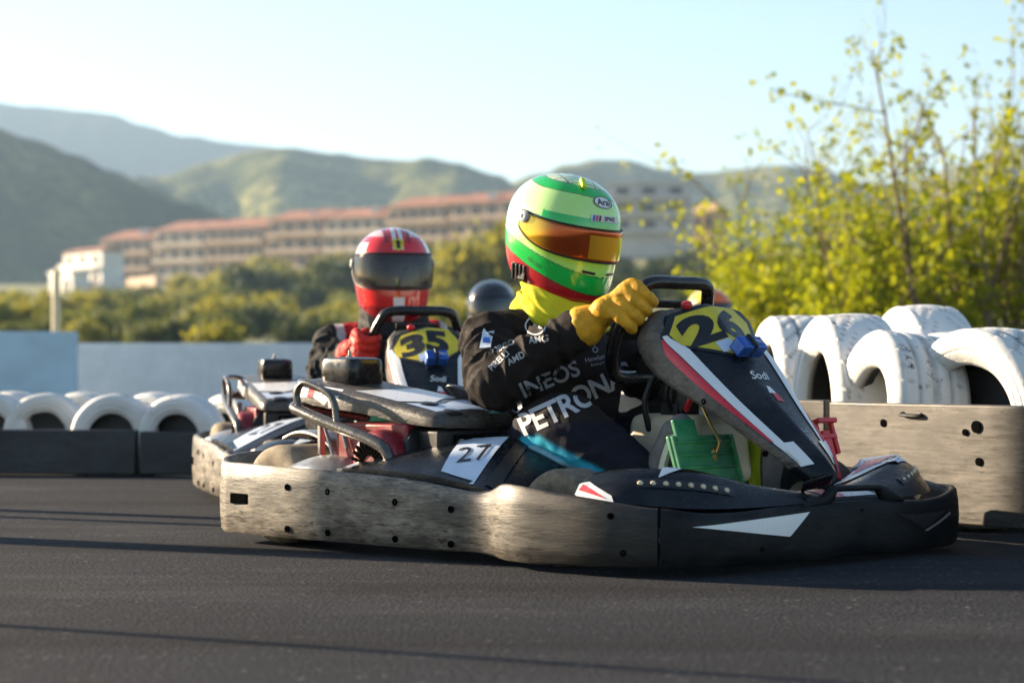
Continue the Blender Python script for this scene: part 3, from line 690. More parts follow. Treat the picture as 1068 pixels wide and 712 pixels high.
def vis_range(th):
    """t range of the eye opening at angle th, or None."""
    a = abs(th)/R(98)
    if a >= 1: return None
    k = (1-a**4.5)
    return lerp(.49, VZ[0], k), lerp(.515, VZ[1], k)
def paint_green(p, th, t):
    pale = V((.44, .84, .16)); white = V((.74, .86, .50)); gr = V((.003, .50, .065)); red = V((.45, .015, .02)); line = V((.16, .02, .02)); lime = V((.46, .80, .08))
    ax = V((.05, .06, 1)).normalized(); d = (p - V((0, 0, .0))).normalized(); al = math.degrees(math.acos(clamp(d.dot(ax), -1, 1)))
    zz = p.z; f = math.cos(th)
    band_hi = .004 - .100*(f+1)/2 ; band_lo = band_hi - .042 - .006*(f+1)
    if al < 32:
        if 31.2 < al: return line
        g = (p.y*math.cos(.4) + p.x*math.sin(.4)); h = (p.x*math.cos(.4)-p.y*math.sin(.4))
        for q in (g-.0 - .9*(h-.0)**2, g-.045+.8*(h)**2, g+.045-.8*(h)**2, h-.04+ .9*g*g, h+.01+1.0*g*g, h-.08):
            if abs(q) < .0016: return line
        return white.lerp(pale, clamp(.3+4*g))
    if al < 45:
        if al > 44.3: return line
        return gr
    if zz < band_lo - .0:
        if zz > band_lo - .003: return line
        return red
    if zz < band_hi:
        if zz > band_hi - .0025: return V((.03, .12, .05))
        return gr
    vr = vis_range(th)
    if vr and abs(th) < R(74) and vr[1]+.012 < t < vr[1]+.075: return gr
    if vr and vr[0]-.05 < t < vr[1]: return lime
    # a leaf shape low at the back of each side
    u = (p.x+.115)/.035; w = (p.z-.045)/.05
    if u*u + w*w < 1 and p.x < 0: return V((.30, .72, .40))
    k = sstep(-.6, .7, f); return white.lerp(pale, k*.8 + .2*sstep(.10, -.02, zz))
def paint_red(p, th, t):
    red = V((.62, .012, .012)); wh = V((.78, .74, .72)); dk = V((.28, .008, .012))
    ph = abs(th)
    if abs(p.y) < .020 and p.z > .085: return wh if abs(p.y) > .004 else red
    if .035 < abs(p.y) < .05 and p.z > .11: return dk
    if R(55) < ph < R(110) and .02 < p.z < .11 and (p.z-.02) > .5*(.14-p.x-.08): return wh
    if p.z > .135 and abs(p.y) > .05: return wh.lerp(red, .3)
    if p.z < -.09 and abs(p.y) < .022 and p.x > 0: return wh
    if p.z < -.125: return dk
    return red
def paint_black(p, th, t):
    if p.z < -.02 and p.x > -.06: return V((.42, .40, .38)) if p.z > -.13 else V((.02, .02, .02))
    return V((.012, .012, .014))
def paint_orange(p, th, t):
    if p.z > .06: return V((.85, .17, .02)) if p.y > -.05 else V((.80, .55, .04))
    return V((.70, .06, .02))

def make_helmet(root, Mh, paint, visor, NT=110, NTH=180, opening=True):
    """Mh places the helmet in the driver's frame."""
    rows, meta = [], []
    for i in range(NT+1):
        t = i/NT; rows.append([Mh @ HEL(2*math.pi*k/NTH - math.pi, t) for k in range(NTH)])
    mb = MB(); mb.grid(rows, closed_u=True)
    keep = []
    for idx, f in enumerate(mb.f):
        i, k = divmod(idx, NTH); th = 2*math.pi*(k+.5)/NTH - math.pi; t = (i+.5)/NT; vr = vis_range(th)
        if not (opening and vr and vr[0] < t < vr[1]): keep.append(f)
    full = mb.f; mb.f = keep
    lower = [[Mh @ (HEL(2*math.pi*k/NTH - math.pi, 0)*s + V((0, 0, dz))) for k in range(NTH)] for s, dz in ((1, 0), (.96, -.004), (.86, .004), (.80, .03))]
    mb.grid(lower, closed_u=True)
    inv = Mh.inverted()
    me = mb.mesh('helmet')
    def colf(co):
        p = inv @ co; th = math.atan2(p.y, p.x)
        # t by height
        best = None
        z = p.z/.98
        for i in range(len(HZ)-1):
            if HZ[i] <= z <= HZ[i+1]: best = (i + (z-HZ[i])/(HZ[i+1]-HZ[i]))/(len(HZ)-1); break
        t = best if best is not None else 0
        return paint(p, th, t)
    # exact t for shell points
    cols = []
    for i in range(NT+1):
        for k in range(NTH):
            th = 2*math.pi*k/NTH - math.pi; cols.append(paint(HEL(th, i/NT), th, i/NT))
    for _ in range(4*NTH): cols.append((.015, .015, .016))
    a = me.color_attributes.new('Col', 'FLOAT_COLOR', 'POINT'); buf = []
    for c in cols: buf += [c[0], c[1], c[2], 1]
    a.data.foreach_set('color', buf)
    bm = bmesh.new(); bm.from_mesh(me)
    bmesh.ops.delete(bm, geom=[v for v in bm.verts if not v.link_faces], context='VERTS'); bmesh.ops.recalc_face_normals(bm, faces=bm.faces); bm.to_mesh(me); bm.free()
    hel = link('helmet', me, M['helmet'], root, 50, solid=.006)
    mf = MB(); mf.v = mb.v; mf.f = full; bv = bvh_of(mf.mesh('q'))
    # visor: a curved shield standing proud of the shell
    rows = []
    for j in range(15):
        row = []
        for k in range(61):
            th = R(-101 + 202*k/60); a = abs(th)/R(101)
            e = (1-a**5); lo = lerp(.470, VZ[2], e); hi = lerp(.545, VZ[3], e)
            row.append(Mh @ HEL(th, lerp(lo, hi, j/14), .0055))
        rows.append(row)
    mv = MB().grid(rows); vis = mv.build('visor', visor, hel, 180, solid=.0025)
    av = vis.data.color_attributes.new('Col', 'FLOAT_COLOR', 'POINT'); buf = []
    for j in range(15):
        for k in range(61): g = sstep(55, 80, abs(-101 + 202*k/60))*.9; buf += [g, g, g, 1]  # mask of the painted sun gold, strongest at the visor ends
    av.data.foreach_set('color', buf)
    bvv = bvh_of(mv.mesh('q'))
    rmb = MB(); loop = []
    for k in range(-40, 41): loop.append(k)
    edge = [Mh @ HEL(R(-99 + 198*k/80), lerp(.470, VZ[2], 1-(abs(-99+198*k/80)/101)**5)-.006, .004) for k in range(81)]
    edge += [Mh @ HEL(R(99 - 198*k/80), lerp(.545, VZ[3], 1-(abs(99-198*k/80)/101)**5)+.006, .004) for k in range(81)]
    MB().tube(edge, .0028, 6, closed=True).build('visor_seal', M['black'], hel, 180)
    for s in (-1, 1):
        c = HEL(s*R(93), .512, .010); n_ = (c - HEL(s*R(93), .512)).normalized()
        Mx = Mh @ Matrix.Translation(c) @ V((0, 0, 1)).rotation_difference(n_).to_matrix().to_4x4()
        MB().lathe([(.017, -.006), (.017, .002), (.012, .005), (.006, .005), (.005, .003), (.0005, .003)], 20, Mx).build('visor_pivot', M['decalgrey'], vis)
    return hel, vis, bv, bvv

def limb(mb, pts, n=8, seg=20, flat=None):
    c = crv(pts, n); mb.tube([p[:3] for p in c], [p[3] for p in c], seg, flat=flat)

def make_driver(label, st):
    """st: dict of looks. All coordinates in the kart frame; the root sits at the kart's place."""
    root = empty('person', label=label, cat='person')
    head = V(st.get('head', (-.010, .0, .895))); turn = st.get('turn', 0); pitch = st.get('pitch', 10); roll = st.get('roll', 0)
    Mh = Matrix.Translation(head) @ Matrix.Rotation(R(turn), 4, 'Z') @ Matrix.Rotation(R(pitch), 4, 'Y') @ Matrix.Rotation(R(roll), 4, 'X')
    sh = [(-.090, s*.200, .580) for s in (-1, 1)]; el = [(.055, s*(.265 if st.get('low') else .338), .468) for s in (-1, 1)]; wr = [(.300 if s < 0 and not st.get('low') else .272, s*.205, .634 if s < 0 and not st.get('low') else .560) for s in (-1, 1)]
    hp = [(-.06, s*.105, .185) for s in (-1, 1)]; kn = [(.25, s*.275, .330) for s in (-1, 1)]; an = [(.512, s*.228, .205) for s in (-1, 1)]
    TORSO = [(.11, -.11, .12, .165), (.2, -.085, .15, .19), (.30, -.055, .16, .19), (.42, -.04, .16, .200), (.52, -.045, .15, .215), (.58, -.055, .128, .195), (.63, -.055, .105, .140), (.665, -.045, .085, .098), (.70, -.04, .072, .08)]
    def torso(mb, k=1.0, top=None):
        T = crv([q for q in TORSO if not top or q[0] <= top], 5); rows = []
        for z, x, dx, dy in T: rows.append([(x+dx*k*math.cos(2*math.pi*j/40), dy*k*math.copysign(abs(math.sin(2*math.pi*j/40))**.85, math.sin(2*math.pi*j/40)), z) for j in range(40)])
        o = len(mb.v); mb.grid(rows, closed_u=True); n = len(rows)
        mb.f.append(tuple(o+j for j in range(40))[::-1]); mb.f.append(tuple(o+(n-1)*40+j for j in range(40)))
    # hands: rim geometry
    U, W, F = V((.45, 0, .89)), V((0, 1, 0)), V((.89, 0, -.45)); c0 = V((.36, 0, .605))
    def hand(mb, s, k=1.0):
        Pr = c0 + (W*(s*.156) + U*.068 if s < 0 and not st.get('low') else W*(s*.172) + U*-.035 if s < 0 else W*.172 + U*-.035)
        hi_ = s < 0 and not st.get('low'); T = (W*(s*(.45 if hi_ else .05)) + U*-.87).normalized(); O = (W*(s*.87) + U*(.45 if hi_ else .05)).normalized(); w = V(wr[(s+1)//2])
        kn_ = []
        for i in range(4):
            base = Pr + T*(-.052 + .031*i) 
            a = base + O*.046 + F*-.012; b = base + O*.038 + F*.030; c = base + O*.008 + F*.047; d = base - O*.020 + F*.034; e = base - O*(.030 if i < 3 else .022) + F*.016
            r = (.0158, .0168, .0160, .0145)[i]*k
            mb.tube(crv([w.lerp(a, .5) + F*-.002 + O*.006, a, b, c, d, e], 5), [r*1.15]*5 + [r*1.12]*5 + [r]*5 + [r*.98]*5 + [r*.88]*5 + [r*.80], 12)
            mb.tube([w + (a-w)*.05, a], [.026*k, .0175*k], 12); kn_.append(a)
        th0 = w.lerp(Pr, .45) - F*.018
        mb.tube(crv([w + F*-.005, th0 - T*.03, Pr - T*.045 - F*.030 + O*.01, Pr - T*.040 - F*.034 - O*.014, Pr - T*.03 - F*.022 - O*.034], 5), [.024*k]*5 + [.021*k]*5 + [.0175*k]*5 + [.015*k]*6, 12)
        mb.ell(w.lerp((kn_[1]+kn_[2])/2, .5), (.046*k, .046*k, .036*k)); mb.tube([w, w.lerp((kn_[1]+kn_[2])/2, .6)], [.038*k, .036*k], 14)
        return Pr
    # the body: one continuous figure inside the clothes
    bm_ = MB(); torso(bm_, .86); bm_.tube([(-.04, 0, .64), head + V((-.02, 0, -.08))], [.062, .058], 18)
    hc = Mh.to_3x3()
    bm_.ell(Mh @ V((.0, 0, .005)), (.108, .083, .128), 14, hc); bm_.ell(Mh @ V((.045, 0, -.075)), (.058, .058, .05), 10, hc)
    for s in (-1, 1):
        i = (s+1)//2; k = .72
        limb(bm_, [(*sh[i], .085*k), (*V(sh[i]).lerp(V(el[i]), .5), .078*k), (*el[i], .068*k), (*V(el[i]).lerp(V(wr[i]), .5), .060*k), (*wr[i], .04*k)])
        limb(bm_, [(*hp[i], .125*k), (*V(hp[i]).lerp(V(kn[i]), .5), .11*k), (*kn[i], .09*k), (*V(kn[i]).lerp(V(an[i]), .5), .075*k), (*an[i], .055*k)])
        bm_.tube([V(an[i]), V(an[i]) + V((.02, 0, -.05)), V(an[i]) + V((.025, 0, .0))], [.035, .030, .022], 12)
        hand(bm_, s, .62)
        # face: nose, brow, ears
        bm_.ell(Mh @ V((.028, s*.086, -.005)), (.02, .012, .03), 8, hc)
    bm_.tube([Mh @ V((.100, 0, .020)), Mh @ V((.122, 0, -.028))], [.011, .016], 10)
    bm_.tube([Mh @ V((.096, -.035, .034)), Mh @ V((.106, 0, .032)), Mh @ V((.096, .035, .034))], .011, 10)
    bm_.tube([Mh @ V((.094, -.022, -.062)), Mh @ V((.103, 0, -.061)), Mh @ V((.094, .022, -.062))], .008, 10)
    body = link('body', remesh(bm_, .009, 4), M['skin'], root, 180)
    eyes = MB()
    for s in (-1, 1): eyes.ell(Mh @ V((.096, s*.036, .012)), (.012, .018, .010), 8, hc)
    eyes.build('eyes', M['eye'], body, 180)
    # the suit
    sm = MB(); torso(sm, 1.0)
    for s in (-1, 1):
        i = (s+1)//2
        limb(sm, [(-.065, s*.10, .59, .080), (*sh[i], .086), (*V(sh[i]).lerp(V(el[i]), .5), .080), (*el[i], .073), (*V(el[i]).lerp(V(wr[i]), .35), .066), (*V(el[i]).lerp(V(wr[i]), .75), .058), (*V(el[i]).lerp(V(wr[i]), .92), .045)])
        limb(sm, [(*hp[i], .135), (*V(hp[i]).lerp(V(kn[i]), .5), .122), (*kn[i], .103), (*V(kn[i]).lerp(V(an[i]), .5), .088), (*V(kn[i]).lerp(V(an[i]), .9), .066), (*V(kn[i]).lerp(V(an[i]), 1.02), .060)])
    A = [(V(sh[i]), V(el[i]), V(wr[i])) for i in (0, 1)]; L = [(V(hp[i]), V(kn[i]), V(an[i])) for i in (0, 1)]
    def seg_d(p, a, b):
        t = clamp((p-a).dot(b-a)/(b-a).length_squared); return (p - a.lerp(b, t)).length, t
    def folds(p):
        d = 0.0
        i = 0 if p.y < 0 else 1; s_, e_, w_ = A[i]
        d1, t1 = seg_d(p, s_, e_); d2, t2 = seg_d(p, e_, w_); lim = min(d1, d2)
        q = noise.noise(p*9)*.5
        if lim < .12:
            k = (1-sstep(.09, .13, lim))
            if d1 < d2: ph = t1*4.5 + noise.noise(p*7)*1.1 + .6*noise.noise(p*15)
            else: ph = t2*7.0 + noise.noise(p*7+V((3, 0, 0)))*1.3 + .6*noise.noise(p*15)
            r_ = 1-abs(math.sin(ph*2.6)); d += k*(.026*(r_**1.3) - .010)*(.4+.8*abs(noise.noise(p*4.2+V((1, 2, 3)))+.3))*(1 if d1 < d2 else 1-sstep(.6, .82, t2))
        d += .011*(1-abs(noise.noise(V((p.x*6, p.y*6, p.z*11))))**.7*2)*.5 + .009*(.5-abs(noise.noise(V((p.x*14+p.z*6, p.y*14, p.z*20)))))*1.2 + .004*noise.noise(p*30)
        return d
    me = remesh(sm, .0062, 5, folds)
    base = V(st.get('suit', (.012, .012, .014)))
    def scol(p):
        c = base.copy()
        i = 0 if p.y < 0 else 1; d1, t1 = seg_d(p, *A[i][:2]); d2, t2 = seg_d(p, *A[i][1:]); dl, tl = seg_d(p, *L[i][:2]); dk, tk = seg_d(p, *L[i][1:])
        if 'pants' in st and p.z < .36 and min(dl, dk) < .14: c = V(st['pants'])
        if 'leg' in st and (dl < .15 or dk < .12) and p.z < .4:
            ax = L[i][0].lerp(L[i][1], tl) if dl < dk else L[i][1].lerp(L[i][2], tk)
            h = p.z - ax.z
            if abs(p.y) > abs(ax.y):
                kk = sstep(-.080, -.066, h)*(1-sstep(-.014, .0, h)); c = c.lerp(V(st['leg']), kk); c = c.lerp(V((.40, .58, .65)), .7*(1-sstep(.003, .009, abs(h+.04))))
        if 'leg' in st and min(d1, d2) > .1 and .3 < p.z < .52 and abs(p.y) > .17 and -.07 < p.x < -.035: c = V(st['leg'])*.8
        if 'yoke' in st and p.z > .60 and .12 < abs(p.y) < .215:
            c = V(st['yoke'])
            if abs(p.y) > .185: c = V((.5, .48, .46))
        if 'cuff' in st and d2 < .11 and t2 > .55: c = V(st['cuff'])
        return c
    set_col(me, scol)
    suit = link('race_suit', me, M['suit_b'], body, 180); bvs = bvh_of(me)
    # neck cloth
    rows = []
    NK = crv([(.630, -.025, .110), (.645, -.02, .126), (.67, -.018, .122), (.70, -.015, .112), (.735, -.015, .105), (.81, -.02, .100)], 9)
    for z, x, r in NK:
        row = []
        for k in range(120):
            a = 2*math.pi*k/120; p = V((math.cos(a), math.sin(a), z*9))
            rr = r + .006*math.sin(3*a + z*60 + 2*noise.noise(p)) + .012*(.45-abs(noise.noise(V((math.cos(a)*1.5, math.sin(a)*1.5, z*26 + 2.2*math.sin(a+.6))))))*1.3 + .002*noise.noise(V((math.cos(a)*3, math.sin(a)*3, z*40)))
            row.append((x + rr*math.cos(a)*1.02, rr*math.sin(a)*1.06, z - .035*math.cos(a)*(1 if z < .7 else .4)))
        rows.append(row)
    MB().grid(rows, closed_u=True).build('neck_gaiter', st['buff'], body, 180, solid=.003)
    for s in (-1, 1):
        i = (s+1)//2; g = MB(); hand(g, s); w = V(wr[i]); d = (w - V(el[i])).normalized()
        g.tube([w - d*.034, w - d*.022, w + d*.004, w + d*.02], [.0585, .0585, .047, .038], 20)
        mg = remesh(g, .0031, 1, lambda p: .0010*noise.noise(p*70) + .0013*(.6-abs(noise.noise(p*34))*2))
        link('glove', mg, st['glove'], body, 180)
        # shoe
        sho = MB(); a = V(an[i]); heel = a + V((.035, 0, -.10)); toe = a + V((.098, s*-.045, .145))
        fwd = (toe-heel).normalized(); nrm = V((-.9, 0, .35)); nrm = (nrm - fwd*nrm.dot(fwd)).normalized()
        sho.tube(crv([tuple(heel + nrm*.035), tuple(heel.lerp(toe, .35) + nrm*.036), tuple(heel.lerp(toe, .7) + nrm*.026), tuple(toe + nrm*.014)], 6), [.043]*6 + [.046]*6 + [.046]*6 + [.034], 16)
        sho.tube([a + V((-.03, 0, .01)), heel.lerp(toe, .25) + nrm*.04], [.056, .05], 16)
        look = M['sole'] if ('leg' in st and s < 0) else M['lime'] if 'leg' in st else M['black']
        shoe = link('shoe', remesh(sho, .006, 4), look, body, 180)
        if 'leg' in st and s < 0:
            MB().tube([a + V((-.02, 0, .0)), heel.lerp(toe, .12) + nrm*.02], [.064, .050], 16).build('shoe_heel', M['lime'], shoe, 180)
        sl = MB(); sd = fwd.cross(nrm)
        out = [(0, .030), (.05, .036), (.35, .038), (.62, .049), (.85, .046), (.97, .028), (1.02, .0)]
        oc = crv(out, 4); ol = [(t, w_) for t, w_ in oc] + [(t, -w_) for t, w_ in oc[::-1][1:]]
        Ln = (toe-heel).length
        for mt, z0, z1, nm, grow in ((M['shoewhite'] if s < 0 or 'leg' not in st else M['lime'], -.008, .010, 'shoe_edge', 1.0), (M['sole'], -.018, -.008, 'shoe_sole', .97)):
            rows = [[heel + fwd*(t*Ln) + sd*w_*grow + nrm*z for t, w_ in ol] for z in (z0, z1)]
            mb = MB().grid(rows, closed_u=True); n = len(ol); mb.f.append(tuple(range(n))); mb.f.append(tuple(range(n, 2*n))[::-1])
            mb.build(nm, mt, shoe, 40, bevel=.003)
    hel, vis, bvh_, bvv = make_helmet(body, Mh, st['paint'], st['visor'], *((230, 380) if 'leg' in st else ()))
    return dict(root=root, body=body, suit=suit, bvs=bvs, hel=hel, vis=vis, bvh=bvh_, bvv=bvv, Mh=Mh)

# the near driver -------------------------------------------------------------
d1 = make_driver('driver in green helmet, black race suit and ochre gloves steering the kart numbered 26',
    dict(paint=paint_green, visor=M['visor_o'], suit=(.022, .0165, .015), pants=(.013, .013, .022), leg=(.03, .36, .52), buff=M['buff_y'], glove=M['glove_y'], pitch=13, turn=-2, roll=-2))
d1['root'].location = kart.location; d1['root'].rotation_euler = kart.rotation_euler
CAMX, CAMY, CAMN = V((.7071, .7071, 0)), V((0, 0, 1)), V((.7071, -.7071, 0))
def side(a, z, ang=0, tilt=0):
    """flat frame facing the right-hand front quarter of the driver; a runs along it, z up."""
    c, s = math.cos(R(ang)), math.sin(R(ang)); O = CAMX*a + CAMY*z
    return (O + CAMN*.0, CAMX*c + CAMY*s, CAMX*-s + CAMY*c, CAMN)
def sdecal(name, m2, a, z, ang=0, mat=None, tgt='bvs', par='suit', off=.002):
    return decal(name, m2, side(a, z, ang), d1[tgt], M[mat or 'decalgrey'], d1[par], off=off, cell=.010, reach=.7)
sdecal('sponsor_lettering', text2d('INEOS', .047, .022), -.049, .474, 22, 'decaldim')
sdecal('sponsor_lettering', text2d('PETRONAS', .060, .025, 0, .95, .95), .030, .423, 25, 'decalgrey')
star = merge2d(ring2d(0, 0, .0245, .0285), *[poly2d([(.0265*math.cos(R(90+120*k)), .0265*math.sin(R(90+120*k))), (.005*math.cos(R(150+120*k)), .005*math.sin(R(150+120*k))), (0, 0), (.005*math.cos(R(30+120*k)), .005*math.sin(R(30+120*k)))]) for k in range(3)])
sdecal('star_badge', xf2d(star), -.090, .622, 0, 'decalwhite')
sdecal('badge_lettering', text2d('AMG', .018, .02), -.082, .583, 8, 'decalgrey')
sdecal('shoulder_patch', poly2d([(-.014, -.028), (.016, -.022), (.019, .026), (.0, .020), (-.012, .03)]), -.226, .585, -8, 'bluew')
sdecal('shoulder_patch_mark', poly2d([(-.010, -.012), (.012, -.008), (.008, .008), (-.008, .006)]), -.224, .583, -8, 'blue', off=.0035)
sdecal('sleeve_lettering', text2d('TIBCO', .018, .02), -.180, .563, 26, 'decaldim')
sdecal('sleeve_lettering', text2d('PIRELLI', .016, .02), -.190, .525, 44, 'decalgrey')
sdecal('sleeve_lettering', text2d('AMD', .018, .02), -.143, .532, 28, 'decalgrey')
sdecal('chest_lettering', text2d('Hewlett', .014, .012), .083, .532, 12, 'decaldim')
sdecal('chest_lettering', text2d('Enterprise', .011, .012), .093, .516, 12, 'decaldim')
sdecal('chest_mark', merge2d(ring2d(0, 0, .006, .009, 16), poly2d([(-.004, .012), (.004, .012), (.004, .022), (-.004, .022)])), .083, .556, 10, 'decaldim')
def hdecal(name, m2, p, X, Y, N, mat, off=.0015, tgt='bvh', par='hel'):
    Mh = d1['Mh']; r3 = Mh.to_3x3()
    return decal(name, m2, (Mh @ V(p), r3 @ V(X), r3 @ V(Y), r3 @ V(N)), d1[tgt], M[mat], d1[par], off=off, cell=.012, reach=.25)
FN, FX, FY = (.80, 0, .45), (0, 1, 0), (-.45, 0, .85)
hdecal('badge_oval', disc2d(0, 0, .037, .0205), (.12, 0, .102), FX, FY, FN, 'white')
hdecal('badge_rim', ring2d(0, 0, .0175, .0195, 36, 1.85), (.12, 0, .102), FX, FY, FN, 'ink', .0025)
hdecal('badge_lettering', text2d('Arai', .021, .012, .15), (.12, 0, .1025), FX, FY, FN, 'ink', .003)
SN = (.9, -.1, .15)
hdecal('strip_panel', poly2d([(-.054, -.0095), (.054, -.0095), (.054, .0095), (-.054, .0095)]), (.15, 0, .066), FX, (0, 0, 1), (.95, 0, .2), 'decalwhite', .002)
for k, mt in enumerate(('blue', 'redvinyl', 'ink')):
    hdecal('strip_flash', poly2d([(-.050+.010*k, -.008), (-.043+.010*k, -.008), (-.039+.010*k, .008), (-.046+.010*k, .008)]), (.15, 0, .066), FX, (0, 0, 1), (.95, 0, .2), mt, .003)
hdecal('strip_lettering', text2d('SPWS', .013, .03, .1), (.15, .012, .066), FX, (0, 0, 1), (.95, 0, .2), 'ink', .003)
hdecal('chin_vent', poly2d([(-.062, -.004), (-.022, -.006), (-.022, .001), (-.062, .004)]), (.17, 0, -.085), FX, (0, 0, 1), (1, 0, 0), 'ink', .002)
hdecal('chin_vent', poly2d([(.022, -.006), (.062, -.004), (.062, .004), (.022, .001)]), (.17, 0, -.085), FX, (0, 0, 1), (1, 0, 0), 'ink', .002)
hdecal('script_lettering', text2d('Rbz Ottis', .012, .0, .3), (.045, -.14, -.088), (.93, -.3, -.25), (.2, 0, 1), (.25, -1, 0), 'ink', .002)
hdecal('tear_off_glare', poly2d([(-.058, -.036), (.085, -.036), (.085, .030), (-.058, .030)]), (.17, .0, -.010), FX, (0, 0, 1), (1, 0, 0), 'visor_glare' if 'visor_glare' in M else 'yellowv', .002, 'bvv', 'vis') if 'visor_glare' in M else None  # tear-off band on the visor, its bright amber paints in a reflection
Mh = d1['Mh']
vent = MB(); vent.box(Mh @ V((.085, -.04, .155)), (.045, .016, .014), (Mh @ Matrix.Rotation(R(30), 4, 'Y') @ Matrix.Rotation(R(-25), 4, 'Z')).to_3x3())
vent.build('crown_vent', M['lime'], d1['hel'], bevel=.005)
q = MB()
for k in range(4): q.box(Mh @ V((-.035+.014*k, -.133+.002*k, -.128)), (.010, .012, .050), (Mh @ Matrix.Rotation(R(12), 4, 'X')).to_3x3())
q.box(Mh @ V((-.014, -.128, -.128)), (.056, .010, .040), Mh.to_3x3())
q.build('helmet_intercom', M['black'], d1['hel'], bevel=.003)
number('26', PLATE)
tag(kart, 'black racing kart numbered 26 with scuffed side bumpers, nearest on the track', 'racing kart', 'racing karts on the track')

# following karts and drivers
def place(k, loc, rz):
    k.location = loc; k.rotation_euler = (0, 0, R(rz))
kart2 = copy_tree(kart, None, ('race_number',)); place(kart2, (-.445, 8.47, 0), -75)
tag(kart2, 'black racing kart numbered 35 driven by the red helmeted driver', 'racing kart')
pl2 = [o for o in bpy.data.objects if o.name.startswith('number_plate') and o.parent and o.parent.parent == kart2][0]
number('35', pl2)
for o in bpy.data.objects:
    if o.parent == kart2 and o.name.startswith('front_fairing'): o.scale = (1, .80, .955)
    if o.parent == kart2 and o.name.startswith('steering_wheel'): o.scale = (1, .93, .955)
VZ[:] = [.365, .575, .352, .590]
d2 = make_driver('driver with red and white helmet and red gloves, steering the kart numbered 35',
    dict(paint=paint_red, visor=M['visor_s'], suit=(.02, .02, .022), yoke=(.40, .015, .02), buff=M['buff_k'], glove=M['glove_r'], pitch=3, turn=-4, head=(-.03, .0, .862), low=True))
place(d2['root'], kart2.location, -75)
Mh2 = d2['Mh']; r3 = Mh2.to_3x3()
def h2(name, m2, p, mat, off=.002): return decal(name, m2, (Mh2 @ V(p), r3 @ V((0, 1, 0)), r3 @ V((-.45, 0, .85)), r3 @ V((.8, 0, .45))), d2['bvh'], M[mat], d2['hel'], off=off, cell=.012, reach=.25)
h2('shield_badge', poly2d([(-.020, .024), (.020, .024), (.021, -.004), (.012, -.022), (0, -.03), (-.012, -.022), (-.021, -.004)]), (.12, 0, .095), 'yellowv')
horse = [(-.004, -.020), (.000, -.008), (.004, -.020), (.007, -.018), (.005, -.004), (.009, .003), (.013, .002), (.010, .008), (.004, .008), (.005, .015), (-.001, .018), (-.006, .013), (-.003, .008), (-.010, .006), (-.008, .001), (-.004, .000), (-.007, -.010)]
h2('shield_horse', poly2d(horse), (.12, 0, .095), 'ink', .0035)
kart3 = copy_tree(kart2, None, ('race_number', 'bolt', 'lamp')); place(kart3, (-.12, 13.9, 0), -82)
tag(kart3, 'distant racing kart of the black helmeted driver, mostly hidden behind the near driver', 'racing kart')
d3 = make_driver('driver in black and grey helmet, half hidden behind the shoulder of the nearest driver',
    dict(paint=paint_black, visor=M['visor_k'], suit=(.015, .016, .024), buff=M['buff_k'], glove=M['glove_r'], pitch=2, turn=-14, head=(-.03, .0, .862)))
place(d3['root'], kart3.location, -82)
kart4 = copy_tree(kart2, None, ('race_number', 'bolt', 'lamp')); place(kart4, (1.37, 15.4, 0), -70)
tag(kart4, 'last racing kart in the line, seen beyond the steering wheel of the nearest kart', 'racing kart')
d4 = make_driver('driver with orange and yellow helmet, just visible above the steering wheel of the nearest kart',
    dict(paint=paint_orange, visor=M['visor_k'], suit=(.02, .02, .022), buff=M['buff_k'], glove=M['glove_r'], head=(-.03, .0, .862), pitch=3))
place(d4['root'], kart4.location, -70)
# ------------------------------------------------------------------ setting
SUN_EL = 16.0; SUN_D = V((-.89, .45, math.tan(R(SUN_EL))))
def px(u, Y): return (u-534)*Y/2337
def pz(v, Y): return .52 + (378-v)*Y/2337

# asphalt: one gently uneven sheet
m, nt, b, out = new_mat('asphalt track'); M['asphalt'] = m
vec = coords(nt, (1, 1, 1))
g1 = noise_n(nt, vec, 85, 6, .85); g2 = noise_n(nt, vec, 1.3, 5, .6); g3 = noise_n(nt, vec, 90, 2, .6)
vor = nd(nt, 'ShaderNodeTexVoronoi', Scale=95.0); nt.links.new(vec, vor.inputs['Vector'])
base = mixc(nt, ramp(nt, g1, [(.35, 0.), (.72, 1.)]), (.002, .0025, .004), (.068, .073, .088))
base = mixc(nt, ramp(nt, g2, [(.35, 0.), (.7, .55)]), base, (.030, .031, .034))
sp = ramp(nt, vor.outputs['Color'], [(.87, 0.), (.96, .6)]); base = mixc(nt, sp, base, (.20, .20, .20))
st = ramp(nt, noise_n(nt, coords(nt, (.35, 3.2, 1)), 1.4, 5, .6), [(.45, 0.), (.75, .5)]); base = mixc(nt, st, base, (.016, .016, .018))
sk = ramp(nt, noise_n(nt, coords(nt, (.10, 1.5, 1)), 1.0, 4, .55), [(.50, 0.), (.62, .65)]); base = mixc(nt, sk, base, (.012, .012, .013))
pl_ = ramp(nt, noise_n(nt, coords(nt, (.5, 1.2, 1)), 1.1, 6, .7), [(.52, 0.), (.66, .30)]); base = mixc(nt, pl_, base, (.085, .085, .088))
nt.links.new(base, b.inputs['Base Color']); b.inputs['Roughness'].default_value = .95; b.inputs['Specular IOR Level'].default_value = .10
bh = mixc(nt, .5, vor.outputs['Distance'], g1); bump_n(nt, b, bh, .8, .010)
m2_, nt, b, out = new_mat('dry ground'); M['dirt'] = m2_
vec = coords(nt); base = mixc(nt, ramp(nt, noise_n(nt, vec, .25, 8, .65), [(.35, 0.), (.65, 1.)]), (.10, .13, .03), (.26, .23, .10)); nt.links.new(base, b.inputs['Base Color']); b.inputs['Roughness'].default_value = .95

